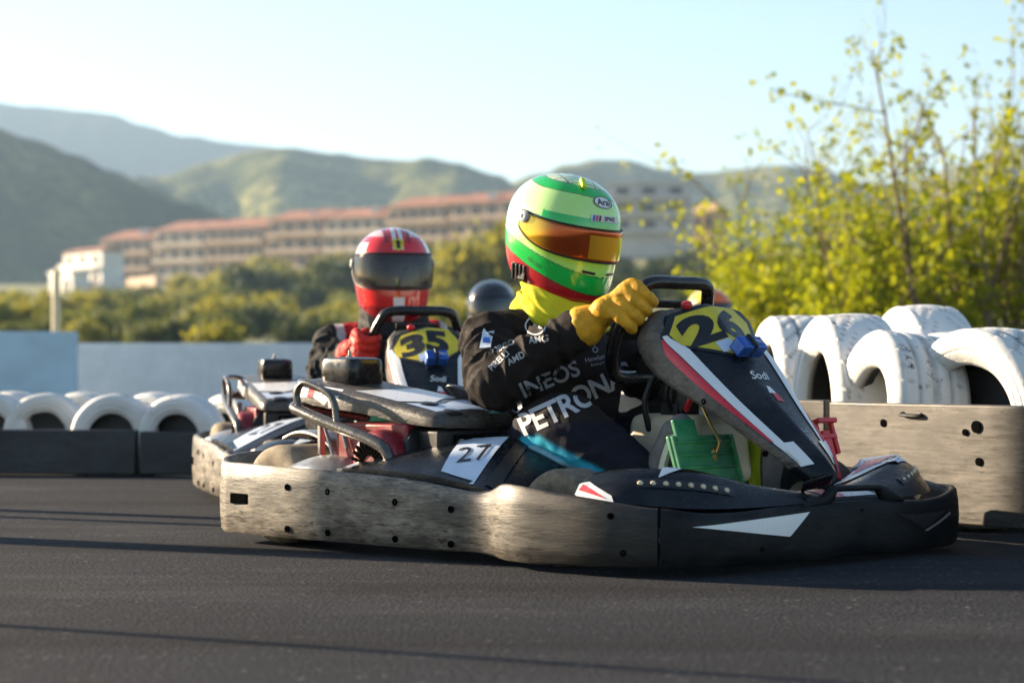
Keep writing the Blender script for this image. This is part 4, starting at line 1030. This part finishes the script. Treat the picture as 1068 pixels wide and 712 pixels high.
rows = []
for i in range(41):
    y = -6 + 30*i/40
    rows.append([(-30 + 60*j/60, y, .004*noise.noise(V((j*.3, y*.3, 0)))) for j in range(61)])
tag(MB().grid(rows).build('track', M['asphalt'], None, 180), kind='structure')

# terrain sheet: behind the track it climbs to the village and runs out to the hills
def terr(x, y):
    h = -.02
    if y > 24:
        k = clamp((y-24)/410); h += 15.5*k**1.75 + 7.5*sstep(-60, 20, x*430/max(y, 60))*(1-sstep(110, 260, abs(x)*430/max(y, 60)))*k**1.5 + .25*sstep(24, 34, y)
        h += (.25*noise.noise(V((x*.06, y*.06, 1)))+.7*noise.noise(V((x*.015, y*.015, 4))))*sstep(26, 160, y)
    return h
rows = []
ys = [-12, 0, 12, 23.5, 24.5, 27, 30, 34, 40, 48, 58, 70, 85, 100, 120, 140, 165, 190, 220, 255, 290, 330, 370, 410, 450, 520, 640, 800, 1000, 1300, 1700, 2300, 3000]
for y in ys:
    w = max(70, y*.95); rows.append([(-w + 2*w*j/60, y, terr(-w+2*w*j/60, y) - (.03 if y < 24 else 0)) for j in range(61)])
tag(MB().grid(rows).build('ground', M['dirt'], None, 180), kind='structure')

def hill_mat(name, sh, dry, k=.012, lo=.42, hi=.62):
    m, nt, b, out = new_mat(name); vec = coords(nt)
    a = ramp(nt, noise_n(nt, vec, k, 8, .62), [(lo, 0.), (hi, 1.)]); sp = ramp(nt, noise_n(nt, vec, k*14, 5, .7), [(.42, 0.), (.6, 1.)])
    base = mixc(nt, sp, mixc(nt, a, sh, dry), sh); nt.links.new(base, b.inputs['Base Color']); b.inputs['Roughness'].default_value = 1; b.inputs['Specular IOR Level'].default_value = 0
    return m
M['hill1'] = hill_mat('scrub hill', (.030, .044, .016), (.19, .19, .055)); M['hill2'] = hill_mat('grassy hill', (.04, .055, .018), (.30, .27, .09), .01, .38, .56); M['hill3'] = hill_mat('far forest hill', (.028, .042, .024), (.07, .08, .04))
def hill(name, D, ridge, mat, depth=.35, rough=1.0, seed=0):
    xs = [q[0] for q in ridge]
    def H(u):
        for a, b_ in zip(ridge, ridge[1:]):
            if a[0] <= u <= b_[0]:
                t = (u-a[0])/(b_[0]-a[0]); return lerp(a[1], b_[1], t*t*(3-2*t))
        return ridge[0][1] if u < xs[0] else ridge[-1][1]
    rows = []
    N = 260; K = 26
    for k in range(K+1):
        s = -1 + 2*k/K; Y = D*(1 + s*depth); prof = math.cos(s*math.pi/2)**1.15
        row = []
        for j in range(N+1):
            u = lerp(xs[0], xs[-1], j/N); X = px(u, D)*(1 + .25*s*depth); top = pz(H(u), D)
            nz = noise.noise(V((X/D*22, s*3.5, seed)))*.16 + noise.noise(V((X/D*70, s*9, seed+5)))*.05
            z = top*prof*(1 + nz*(1-prof**6)*2.0*rough) + (1-prof)*-8 + D*.0006*noise.noise(V((X/D*150, s*16, seed)))*rough*prof
            row.append((X, Y, z))
        rows.append(row)
    return tag(MB().grid(rows).build(name, mat, None, 180), kind='structure')
hill('hill_far', 2600, [(-1100, 378), (-600, 190), (-260, 135), (-120, 112), (0, 108), (40, 113), (90, 118), (120, 121), (150, 132), (200, 145), (260, 152), (300, 156), (360, 175), (460, 190), (560, 215), (700, 240), (1000, 378)], M['hill3'], .22, .8, 3)
hill('hill_spur', 1500, [(-300, 378), (60, 260), (120, 222), (180, 190), (230, 172), (262, 163), (300, 158), (350, 162), (400, 168), (440, 170), (480, 178), (520, 189), (548, 202), (600, 230), (680, 270), (1000, 378)], M['hill2'], .30, 1.0, 8)
hill('hill_near', 1000, [(-1300, 378), (-750, 200), (-330, 120), (-150, 118), (-60, 128), (0, 138), (40, 148), (80, 163), (120, 180), (160, 198), (200, 214), (260, 236), (330, 262), (420, 300), (600, 378)], M['hill1'], .30, 1.0, 15)
hill('hill_east', 1700, [(200, 378), (440, 240), (500, 208), (545, 190), (590, 177), (620, 170), (650, 169), (690, 178), (730, 182), (770, 178), (800, 177), (840, 184), (880, 192), (920, 194), (960, 186), (1000, 172), (1050, 152), (1120, 138), (1300, 130), (1450, 150), (1900, 240), (2400, 378)], M['hill2'], .28, 1.0, 23)

# buildings ---------------------------------------------------------------------
M['render'] = pm('warm render wall', (.50, .37, .27), .85, var=.12, scale=.3); M['renderw'] = pm('white render wall', (.72, .69, .64), .85, var=.08, scale=.3)
M['render2'] = pm('paler render wall', (.58, .47, .37), .85, var=.12, scale=.3); M['terra'] = pm('terracotta roof', (.32, .14, .085), .85, var=.25, scale=.6); M['opening'] = pm('dark glazing', (.035, .04, .05), .25, var=.2, scale=.5)
M['greywall'] = pm('grey render wall', (.50, .47, .45), .85, var=.1, scale=.3); M['ochre'] = pm('ochre wall', (.62, .42, .16), .85, var=.1, scale=.4)
def house(name, x, y, z, w, d, h, rz, storeys, bays, wall, roof, label, group=None, rh=1.6, hip=True, balc=True):
    root = empty(name, (x, y, z), R(rz), label, 'building', group)
    MB().box((0, 0, h/2-2), (w, d, h+4)).build('wall', wall, root, 0)
    if hip:
        e = .5; mb = MB(); mb.add([(-w/2-e, -d/2-e, h), (w/2+e, -d/2-e, h), (w/2+e, d/2+e, h), (-w/2-e, d/2+e, h), (-w/2+e, 0, h+rh), (w/2-e, 0, h+rh)], [(0, 1, 5, 4), (1, 2, 5), (2, 3, 4, 5), (3, 0, 4), (3, 2, 1, 0)])
        mb.build('roof', roof, root, 0)
    else:
        MB().box((0, 0, h+.2), (w+.5, d+.5, .4)).build('roof', roof, root, 0)
    sh_ = h/storeys; wins = MB(); wn = None
    for s in range(storeys):
        for k in range(bays):
            xx = -w/2 + w*(k+.5)/bays; zz = s*sh_ + sh_*.5
            pw, ph = w/bays*.46, sh_*.52
            if wn is None:
                wn = MB().box((0, -.06, 0), (pw, .2, ph)).build('window', M['opening'], root, 0); o = wn
            else:
                o = wn.copy(); COL.objects.link(o)
            o.location = (xx, -d/2, zz)
        if balc:
            MB().box((0, -d/2-.6, s*sh_+.12), (w*.98, 1.2, .22)).box((0, -d/2-1.15, s*sh_+.55), (w*.98, .1, .8)).build('balcony', wall, root, 0)
    return root
gb = 'terraced blocks on the ridge'
DB = 430
A_, B_ = V((px(128, 455), 455, pz(303, 455))), V((px(560, 400), 400, pz(268, 400)))
nb = 7
names = ['leftmost terracotta roofed block of the terrace on the ridge', 'second terracotta roofed block of the terrace from its left end', 'third block of the terrace, above the bushes left of the red helmet', 'middle block of the terrace, just left of the red helmet', 'fifth block of the terrace, straight behind the red helmet', 'sixth block of the terrace, right of the red helmet', 'last block of the terrace, beside the green helmet']
for k in range(nb):
    t = (k+.5)/nb; p = A_.lerp(B_, t); w = (B_-A_).length/nb*.93; ang = math.degrees(math.atan2(B_.y-A_.y, B_.x-A_.x))
    house('terrace_block', p.x, p.y, p.z + (.0, .7, .2, .6, -.1, .8, .4)[k], w*(1.05, 1.02, 1.06, 1.0, 1.06, 1.02, 1.05)[k], 13, 9.6, ang, 3, (5, 4, 6, 4, 5, 6, 4)[k], (M['render'], M['render2'])[k in (1, 4)], M['terra'], names[k], gb, 2.2)
    c = MB().box((p.x+random.uniform(-3, 3), p.y-3.5, p.z+10.6), (1.8, 1.6, 2.2)); q = c.build('rooftop_stairhouse', M['renderw'], None, 0)
    tag(q, 'small white stair house on the roof of the ' + ['first', 'second', 'third', 'fourth', 'fifth', 'sixth', 'seventh'][k] + ' terrace block from the left', 'stair house', 'roof stair houses')
house('white_villa', px(97, 380), 380, pz(300, 380), 15, 4, 6.0, -54, 2, 3, M['renderw'], M['terra'], 'white villa with pale roof at the left end of the ridge', None, .8)
house('white_villa', px(72, 372), 372, pz(312, 372), 9, 3, 4.2, -54, 1, 2, M['renderw'], M['renderw'], 'small flat roofed white annex in front of the white villa', None, hip=False, balc=False)
o = MB().box((px(150, 340), 340, pz(305, 340)), (11, 1.0, 4.6), Matrix.Rotation(R(-58), 3, 'Z')).build('garden_wall', M['render'], None, 0); tag(o, 'sunlit cream retaining wall below the white villa', 'wall')
house('grey_apartment_building', px(680, 380), 380, pz(246, 380), 13.5, 12, 8.4, -8, 3, 3, M['greywall'], M['greywall'], 'grey flat topped apartment building right of the green helmet', None, hip=False)
house('ochre_house', px(741, 390), 390, pz(243, 390), 4.2, 6, 3.6, -30, 1, 2, M['ochre'], M['ochre'], 'little ochre house right of the grey apartment building', None, 1.6, balc=False)

# walls by the track
M['paintwall'] = worn('weathered painted wall', (.70, .72, .74), (.88, .89, .90), .6, (1.2, 1.2, .25), .8, .2, .0)
o = MB().box((px(190, 22), 22, .345), (5.4, .2, .73)).build('boundary_wall', M['paintwall'], None, bevel=.01); tag(o, 'long low grey white wall behind the left row of tyres', 'wall')
M['bluewall'] = pm('pale blue painted panel', (.55, .72, .82), .7, var=.12, scale=2, dust=.2)
o = MB().box((px(-50, 20), 20.0, .40), (2.22, .16, .79)).build('blue_panel_wall', M['bluewall'], None, bevel=.01); tag(o, 'pale blue wall panel at the left end of the low wall', 'wall')
o = MB().tube([(px(58.5, 30), 30, -.3), (px(58.5, 30), 30, pz(284, 30))], .055, 12).build('post', M['cream']); tag(o, 'thin cream post standing behind the pale blue wall', 'post')

# tyres ---------------------------------------------------------------------------
m, nt, b, out = new_mat('white painted tyre'); M['whitetyre'] = m
vec = coords(nt); cr1 = ramp(nt, noise_n(nt, coords(nt, (1, 1, 1)), 16, 9, .8), [(.555, 0.), (.60, 1.)]); pt = ramp(nt, noise_n(nt, vec, 4.5, 4, .6), [(.47, 0.), (.58, 1.)])
at = nd(nt, 'ShaderNodeAttribute', attribute_name='Col')
sepc = nd(nt, 'ShaderNodeSeparateColor'); nt.links.new(at.outputs['Color'], sepc.inputs[0])
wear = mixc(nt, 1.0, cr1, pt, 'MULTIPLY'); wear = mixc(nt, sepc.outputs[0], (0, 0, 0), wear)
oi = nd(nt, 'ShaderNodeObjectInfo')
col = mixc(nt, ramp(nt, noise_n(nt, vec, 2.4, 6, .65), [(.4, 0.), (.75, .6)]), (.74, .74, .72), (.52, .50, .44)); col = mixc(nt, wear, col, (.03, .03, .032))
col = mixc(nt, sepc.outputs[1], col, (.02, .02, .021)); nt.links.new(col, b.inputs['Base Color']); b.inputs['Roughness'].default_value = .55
bump_n(nt, b, noise_n(nt, coords(nt, (1, 1, 1)), 30, 6, .75), .45, .01)
def tyre_mesh(Ro, Ri, w, pat, seed):
    prof = [(Ri+.004, -w*.30), (Ri, -w*.40), (Ri+.012, -w*.46), (lerp(Ri, Ro, .18), -w*.475), (lerp(Ri, Ro, .22), -w*.495), (lerp(Ri, Ro, .36), -w*.513), (lerp(Ri, Ro, .39), -w*.502), (lerp(Ri, Ro, .42), -w*.518), (lerp(Ri, Ro, .60), -w*.524), (lerp(Ri, Ro, .63), -w*.512), (lerp(Ri, Ro, .66), -w*.520), (lerp(Ri, Ro, .80), -w*.497), (Ro*.955, -w*.455), (Ro*.985, -w*.40)]
    n = 15; tread = [(Ro*(1 - .018*abs(2*k/n-1)**2.5), -w*.36 + w*.72*k/n) for k in range(n+1)]
    pr = prof + tread + [(r, -h) for r, h in prof[::-1]] + [(Ri+.012, w*.2), (lerp(Ri, Ro, .7), w*.30), (Ro*.93, 0), (lerp(Ri, Ro, .7), -w*.30), (Ri+.012, -w*.2)]
    seg = 168; rows = []; cols = []
    a0, b0 = len(prof), len(prof)+n
    for i, (r, h) in enumerate(pr):
        row = []
        for k in range(seg):
            a = 2*math.pi*k/seg; rr = r; tr = 0; gv = 0
            if a0 <= i <= b0:
                tr = 1; kk = i-a0
                if pat == 1: g = (k + (kk*2 if kk < 8 else -kk*2)) % 8 == 0 and abs(kk-7.5) > 1.5
                elif pat == 2: g = ((k + kk) % 7 == 0) or kk in (4, 11)
                else: g = kk in (3, 7, 8, 12) or (k % 12 == 0 and kk in (0, 1, 14, 15))
                if g: rr -= .006; gv = .9 if pat == 2 else .5
            rr += .003*noise.noise(V((math.cos(a)*2, math.sin(a)*2, h*9+seed)))
            row.append((rr*math.cos(a), rr*math.sin(a), h))
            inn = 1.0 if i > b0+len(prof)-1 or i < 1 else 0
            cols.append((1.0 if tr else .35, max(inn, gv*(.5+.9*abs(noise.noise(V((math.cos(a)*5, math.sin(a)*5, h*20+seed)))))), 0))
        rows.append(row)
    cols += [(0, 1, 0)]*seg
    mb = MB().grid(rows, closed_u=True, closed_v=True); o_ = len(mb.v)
    mb.add([(Ri*1.05*math.cos(2*math.pi*k/seg), Ri*1.05*math.sin(2*math.pi*k/seg), w*.02) for k in range(seg)], [tuple(range(seg))]); me = mb.mesh('tyre')  # black disc added in the hole: its shade put in as colour
    a = me.color_attributes.new('Col', 'FLOAT_COLOR', 'POINT'); buf = []
    for c in cols: buf += [*c, 1]
    a.data.foreach_set('color', buf)
    bm = bmesh.new(); bm.from_mesh(me); bmesh.ops.recalc_face_normals(bm, faces=bm.faces); bm.to_mesh(me); bm.free()
    me.materials.append(M['whitetyre']); me.polygons.foreach_set('use_smooth', [True]*len(me.polygons)); me.set_sharp_from_angle(angle=R(50)); return me
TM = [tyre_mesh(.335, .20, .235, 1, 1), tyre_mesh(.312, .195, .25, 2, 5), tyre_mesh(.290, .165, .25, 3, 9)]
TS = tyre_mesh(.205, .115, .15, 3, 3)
def tyre(me, x, y, z, az, label, group, tilt=0, spin=0):
    """az: compass heading of the tyre's axle, degrees from -Y (towards the track) to -X."""
    o = bpy.data.objects.new('tyre', me); COL.objects.link(o)
    ax = V((-math.sin(R(az)), -math.cos(R(az)), math.sin(R(tilt)))).normalized()
    o.rotation_mode = 'QUATERNION'; o.rotation_quaternion = V((0, 0, -1)).rotation_difference(ax) @ Matrix.Rotation(R(spin), 3, 'Z').to_quaternion()
    o.location = (x, y, z); tag(o, label, 'tyre', group); return o
gt = 'white tyres behind the right barrier'
def tp(u, Y): return px(u, Y), Y
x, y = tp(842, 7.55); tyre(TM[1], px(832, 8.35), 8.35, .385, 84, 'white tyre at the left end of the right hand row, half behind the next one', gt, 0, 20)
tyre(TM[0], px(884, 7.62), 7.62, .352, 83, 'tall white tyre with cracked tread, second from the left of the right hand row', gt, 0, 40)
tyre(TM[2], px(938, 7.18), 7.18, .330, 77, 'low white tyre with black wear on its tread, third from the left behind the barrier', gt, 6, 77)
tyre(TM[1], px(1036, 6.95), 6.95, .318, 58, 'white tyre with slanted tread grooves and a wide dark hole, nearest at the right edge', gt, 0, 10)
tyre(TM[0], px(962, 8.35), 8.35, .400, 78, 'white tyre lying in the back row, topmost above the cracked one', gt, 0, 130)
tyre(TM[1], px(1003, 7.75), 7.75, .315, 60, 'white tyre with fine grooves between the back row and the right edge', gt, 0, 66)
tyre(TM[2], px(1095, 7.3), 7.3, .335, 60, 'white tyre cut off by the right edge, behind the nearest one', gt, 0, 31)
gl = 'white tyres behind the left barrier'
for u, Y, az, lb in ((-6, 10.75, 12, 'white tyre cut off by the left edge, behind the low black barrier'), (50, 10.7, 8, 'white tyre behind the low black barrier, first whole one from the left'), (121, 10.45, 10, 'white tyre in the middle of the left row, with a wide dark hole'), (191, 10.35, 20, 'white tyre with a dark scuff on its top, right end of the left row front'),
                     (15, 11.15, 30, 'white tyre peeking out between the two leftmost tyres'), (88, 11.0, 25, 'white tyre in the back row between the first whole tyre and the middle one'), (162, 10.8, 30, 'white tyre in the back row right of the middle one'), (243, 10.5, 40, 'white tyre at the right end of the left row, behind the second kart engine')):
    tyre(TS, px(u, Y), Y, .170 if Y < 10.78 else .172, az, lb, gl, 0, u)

# barriers
M['board_l'] = worn('dark barrier board', (.010, .012, .016), (.045, .05, .058), .3, (3, 3, 10), .5)
M['board_r'] = worn('worn grey barrier board', (.032, .028, .025), (.20, .18, .15), .58, (.8, .8, 7), .46, .38, .9, .05, smear=.8)
def barrier(name, a, b_, z0, z1, th, mat, label, group='barrier boards along the track'):
    a, b_ = V((*a, 0)), V((*b_, 0)); c = (a+b_)/2; L = (b_-a).length; ang = math.atan2(b_.y-a.y, b_.x-a.x)
    root = empty(name, (c.x, c.y, 0), ang, label, 'barrier', group)
    mb = MB(); n = 24
    rows = []
    for i in range(n+1):
        xx = -L/2 + L*i/n; wv = .006*noise.noise(V((xx*2, c.y, 3))); rows.append([(xx, -th/2+wv, z0), (xx, -th/2+wv*.5, lerp(z0, z1, .5)), (xx, -th/2+wv, z1), (xx, th/2+wv, z1), (xx, th/2+wv, z0)])
    mb.grid(rows, closed_u=True); mb.f.append((0, 1, 2, 3, 4)); mb.f.append(tuple(n*5+k for k in range(5))[::-1])
    mb.build('board', mat, root, 30, bevel=.006)
    for xx in (-L*.4, L*.4): MB().box((xx, th/2+.03, (z0+z1)/2-.02), (.06, .05, z1-.04)).build('support', M['steel'], root, 0)
    return root, L
barrier('barrier', (-4.6, 10.62), (-1.72, 10.28), .008, .212, .06, M['board_l'], 'low black barrier board in front of the left row of white tyres')
barrier('barrier', (-1.70, 10.27), (-.75, 10.22), .008, .205, .06, M['board_l'], 'short black barrier board behind the rear bumper of the second kart')
rb_, L = barrier('barrier', (1.005, 7.02), (1.75, 5.85), .050, .398, .035, M['board_r'], 'worn grey barrier board before the right hand white tyres, beside the nearest kart nose')
def on_board(par, u0, z, me_fn, name, mat): 
    o = me_fn.build(name, mat, par, 40, bevel=.002); return o
for u, z, r in ((.255-L/2+.0, .337, .012), (.62-L/2+.03, .335, .018), (.605-L/2, .318, .010), (.60-L/2+.06, .235, .012)):
    MB().lathe([(r, -.004), (r, .001), (r*.7, .0015), (.0005, .0015)], 16, Matrix.Translation((u, -.021, z)) @ Matrix.Rotation(R(90), 4, 'X')).build('bolt_hole', M['hole'], rb_)
MB().tube(crv([(.345-L/2, -.018, .368), (.345-L/2, -.03, .364), (.42-L/2, -.03, .362), (.42-L/2, -.018, .366)], 4), .006, 8).build('strap', M['ink'], rb_)
barrier('barrier', (.62, 7.55), (.995, 7.06), .050, .402, .035, M['board_r'], 'pale barrier board partly hidden behind the front fairing of the nearest kart')
barrier('barrier', (.20, 9.2), (.612, 7.58), .050, .402, .035, M['board_r'], 'barrier board hidden behind the nearest driver, further along the right row')

# vegetation ------------------------------------------------------------------------
def leaf_mat(name, c1, c2, tr=.5, k=1.6):
    m, nt, b, out = new_mat(name); vec = coords(nt)
    geo = nd(nt, 'ShaderNodeObjectInfo'); col = mixc(nt, ramp(nt, noise_n(nt, vec, k, 5, .7), [(.35, 0.), (.65, 1.)]), c1, c2)
    nt.links.new(col, b.inputs['Base Color']); b.inputs['Roughness'].default_value = .6; b.inputs['Specular IOR Level'].default_value = .25
    t = nd(nt, 'ShaderNodeBsdfTranslucent'); nt.links.new(mixc(nt, 1.0, col, (1.35, 1.25, .7), 'MULTIPLY'), t.inputs['Color'])
    mx = nd(nt, 'ShaderNodeMixShader', Fac=tr); nt.links.new(b.outputs[0], mx.inputs[1]); nt.links.new(t.outputs[0], mx.inputs[2]); nt.links.new(mx.outputs[0], out.inputs['Surface']); return m
M['leaf_y'] = leaf_mat('young yellow green leaves', (.16, .22, .012), (.38, .40, .02), .5, 2.6)
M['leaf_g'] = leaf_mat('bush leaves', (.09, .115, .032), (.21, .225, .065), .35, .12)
M['leaf_d'] = leaf_mat('dark bush leaves', (.035, .055, .02), (.075, .10, .03), .25, .12)  # darker copy: shade of the bank put into the leaf colour
M['leaf_s'] = leaf_mat('sunny bush leaves', (.20, .21, .04), (.33, .30, .06), .4, .12)  # brighter copy: sunlit patches put into the leaf colour
M['bark'] = pm('twig bark', (.20, .145, .095), .9, var=.3, scale=10)
def leaf(mb, p, s, rng):
    a = V((rng.gauss(0, 1), rng.gauss(0, 1), rng.gauss(0, 1))).normalized(); b_ = V((rng.gauss(0, 1), rng.gauss(0, 1), rng.gauss(0, 1))); b_ = (b_ - a*b_.dot(a)).normalized(); n = a.cross(b_)
    o = len(mb.v); mb.v += [tuple(p), tuple(p + a*s*.5 + b_*s*.30 + n*s*.06), tuple(p + a*s), tuple(p + a*s*.5 - b_*s*.30 + n*s*.06)]; mb.f += [(o, o+1, o+2, o+3)]
def shrub(loc, label, seed, nst, hgt, spread, leaves, lsize, mat, sparse_top=.5):
    rng = random.Random(seed); root = empty('leafy_shrub', loc, 0, label, 'shrub', 'yellow green shrubs behind the tyres')
    br = MB(); lf = MB(); tips = []
    def grow(p, d, L, r, lvl):
        pts = [p]; rad = [r]; n = 6
        for k in range(n):
            d = (d + V((rng.gauss(0, .13), rng.gauss(0, .13), rng.gauss(.04, .08)))).normalized(); p = p + d*L/n; pts.append(p); rad.append(r*(1 - .75*(k+1)/n))
            if lvl < 2 and k > 0:
                for _ in range(2 if lvl == 0 else 1):
                    if rng.random() < .75:
                        dd = (d + V((rng.gauss(0, .7), rng.gauss(0, .7), rng.gauss(.05, .4)))).normalized(); grow(p, dd, L*rng.uniform(.28, .5)*(1 - .35*k/n), rad[-1]*.6, lvl+1)
            if lvl >= 1 or k > 2: tips.append((p, lvl, k))
        br.tube(pts, rad, 6)
    for k in range(nst):
        a = rng.uniform(0, 2*math.pi); q = V((math.cos(a), math.sin(a), 0))*rng.uniform(0, spread*.4)
        d = V((math.cos(a)*rng.uniform(.0, .45), math.sin(a)*rng.uniform(0, .45), 1)).normalized(); grow(q, d, hgt*rng.uniform(.6, 1.0), .022*hgt/2.5, 0)
    for _ in range(leaves):
        p, lvl, k = rng.choice(tips)
        hz = p.z/hgt
        if hz > sparse_top and rng.random() < sstep(sparse_top, sparse_top+.15, hz)*.80: continue
        q = p + V((rng.gauss(0, 1), rng.gauss(0, 1), rng.gauss(0, 1)))*(.055 if hz > sparse_top else .10)
        for __ in range(3): leaf(lf, q + V((rng.gauss(0, .03), rng.gauss(0, .03), rng.gauss(0, .03))), lsize*rng.uniform(.6, 1.25), rng)
    br.build('branches', M['bark'], root, 180); o = link('foliage', lf.mesh('foliage'), mat, root, 0); return root
shrub((px(1040, 20), 20.0, 0), 'tall twiggy shrub with young yellow green leaves at the right edge', 3, 13, 3.7, 1.7, 3000, .082, M['leaf_y'], .5)
shrub((px(930, 20.6), 20.6, 0), 'bushy yellow green shrub above the middle of the right hand tyres', 5, 12, 2.35, 1.6, 2700, .084, M['leaf_y'], .55)
shrub((px(852, 21.2), 21.2, 0), 'rounded yellow green shrub above the left end of the tyre row', 8, 11, 1.95, 1.1, 2100, .082, M['leaf_y'], .6)
shrub((px(800, 22.4), 22.4, 0), 'smaller loose shrub with thin upright twigs right of the grey building', 13, 8, 1.75, .9, 2400, .070, M['leaf_y'], .62)
shrub((px(1110, 21), 21.0, 0), 'shrub cut off by the right edge of the view', 17, 12, 3.0, 1.6, 2100, .082, M['leaf_y'], .6)
shrub((px(985, 22), 22.6, 0), 'yellow green shrub deep in the back of the right hand thicket', 29, 12, 2.6, 1.7, 2100, .082, M['leaf_y'], .6)
shrub((px(880, 23), 23.2, 0), 'yellow green shrub behind the rounded one, with bare upright twigs', 31, 10, 3.0, 1.6, 2300, .08, M['leaf_y'], .42)

def bush_mesh(seed, n, r, hgt, ls):
    rng = random.Random(seed); mb = MB(); lobes = [(V((rng.uniform(-.6, .6)*r, rng.uniform(-.6, .6)*r, hgt*rng.uniform(.25, .72))), r*rng.uniform(.32, .6)) for _ in range(11)]
    for _ in range(n):
        c, q = rng.choice(lobes); d = V((rng.gauss(0, 1), rng.gauss(0, 1), rng.gauss(0, .9))).normalized(); leaf(mb, c + d*q*rng.uniform(.55, 1.05), ls*rng.uniform(.6, 1.4), rng)
    for c, q in lobes[:6]: mb.tube(crv([(0, 0, -.6), (c.x*.4, c.y*.4, c.z*.5), tuple(c)], 4), [.10]*4 + [.06]*4 + [.03], 6)
    return mb.mesh('bush')
BM = [bush_mesh(k, 1500, 2.0, 3.0, .42) for k in range(5)]
rng = random.Random(77)
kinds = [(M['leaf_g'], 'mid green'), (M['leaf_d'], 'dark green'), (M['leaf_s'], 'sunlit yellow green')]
BMM = {}
for i, me in enumerate(BM):
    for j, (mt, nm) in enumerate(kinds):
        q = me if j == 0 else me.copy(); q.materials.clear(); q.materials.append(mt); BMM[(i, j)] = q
lab = {0: 'mid green bush on the slope below the terrace, one of many alike', 1: 'dark green bush on the shaded slope, one of many alike', 2: 'sunlit yellow green bush on the slope, one of many alike'}
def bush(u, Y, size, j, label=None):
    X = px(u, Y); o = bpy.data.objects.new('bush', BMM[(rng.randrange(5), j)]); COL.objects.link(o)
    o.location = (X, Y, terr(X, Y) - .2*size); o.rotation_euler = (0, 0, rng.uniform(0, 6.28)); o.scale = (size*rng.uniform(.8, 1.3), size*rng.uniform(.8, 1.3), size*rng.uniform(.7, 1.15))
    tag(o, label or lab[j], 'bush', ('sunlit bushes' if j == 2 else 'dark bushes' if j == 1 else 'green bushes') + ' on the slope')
for k in range(150):
    Y = 95*(4.05 ** rng.random())
    u = rng.uniform(-40, 560)
    if Y > 300 and u < 240: continue
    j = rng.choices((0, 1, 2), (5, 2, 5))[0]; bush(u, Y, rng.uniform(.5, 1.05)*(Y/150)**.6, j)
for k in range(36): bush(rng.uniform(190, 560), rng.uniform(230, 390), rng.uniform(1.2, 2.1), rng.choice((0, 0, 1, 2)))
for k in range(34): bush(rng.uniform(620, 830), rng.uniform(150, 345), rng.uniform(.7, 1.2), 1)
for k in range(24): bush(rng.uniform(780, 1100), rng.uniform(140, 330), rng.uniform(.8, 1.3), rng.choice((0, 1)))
bush(232, 260, 1.7, 2, 'rounded sunny tree like bush in front of the second terrace block'); bush(503, 170, 2.5, 2, 'large golden bush right of the red helmet'); bush(470, 200, 1.6, 2, 'golden bush close behind the red helmet'); bush(222, 60, .42, 2, 'small bright yellow bush low above the wall')

# lamp posts beside the track, out of view on the sunny side: their shadows cross the asphalt
M['post'] = pm('galvanised post', (.4, .4, .4), .5, metal=.5)
def lamppost(x, y, h, r, label):
    root = empty('lamp_post', (x, y, 0), 0, label, 'lamp post', 'lamp posts beside the track')
    MB().tube([(0, 0, -.05), (0, 0, h)], r, 12).build('pole', M['post'], root)
    MB().box((.15, -.1, h), (.5, .18, .08)).build('lamp_head', M['post'], root, bevel=.02)
for x, y, h, r in ((-5.0, 6.45, 5, .018), (-6.6, 10.35, 4, .055), (-6.2, 9.85, 4, .035), (-6.0, 8.85, 5, .105)): lamppost(x, y, h, r, 'plain metal lamp post beside the track, outside the left edge of the view')

# ------------------------------------------------------------------ air, light, camera
hz = MB().box((0, 1620, 154), (3600, 3600, 330)); m = bpy.data.materials.new('air'); m.use_nodes = True; nt = m.node_tree; nt.nodes.clear()
ou = nt.nodes.new('ShaderNodeOutputMaterial'); pv = nt.nodes.new('ShaderNodeVolumePrincipled'); pv.inputs['Color'].default_value = (.50, .72, 1, 1); pv.inputs['Density'].default_value = .00020; pv.inputs['Density Attribute'].default_value = ''; pv.inputs['Anisotropy'].default_value = .3
nt.links.new(pv.outputs[0], ou.inputs['Volume'])
tag(hz.build('haze', m, None, 0), kind='stuff')

w = bpy.data.worlds.new('World'); SC.world = w; w.use_nodes = True; nt = w.node_tree; bg = nt.nodes['Background']
sky = nt.nodes.new('ShaderNodeTexSky'); sky.sky_type = 'NISHITA'; sky.sun_disc = False; sky.sun_elevation = R(SUN_EL); sky.sun_rotation = math.atan2(SUN_D.x, SUN_D.y); sky.air_density = 1.0; sky.dust_density = .4; sky.ozone_density = 1.4; sky.altitude = 200
nt.links.new(sky.outputs[0], bg.inputs['Color']); bg.inputs['Strength'].default_value = .060
sl = bpy.data.lights.new('sun', 'SUN'); sl.energy = 5.0; sl.angle = R(.55); sl.color = (1, .80, .56); so = bpy.data.objects.new('sun', sl); COL.objects.link(so)
so.rotation_mode = 'QUATERNION'; so.rotation_quaternion = V((0, 0, 1)).rotation_difference(SUN_D.normalized())
cam = bpy.data.cameras.new('camera'); co = bpy.data.objects.new('camera', cam); COL.objects.link(co); SC.camera = co
co.location = (0, 0, .52); co.rotation_euler = (R(90) + math.atan(22/2337), 0, 0); cam.lens = 36*2337/1068; cam.sensor_width = 36; cam.clip_end = 9000; cam.clip_start = .1
cam.dof.use_dof = True; cam.dof.focus_distance = 5.95; cam.dof.aperture_fstop = 3.4
SC.view_settings.view_transform = 'Standard'; SC.view_settings.look = 'None'; SC.view_settings.exposure = 1.92; SC.view_settings.gamma = 1
SC.cycles.use_denoising = True; SC.cycles.max_bounces = 6; SC.cycles.volume_bounces = 0; SC.cycles.transparent_max_bounces = 12
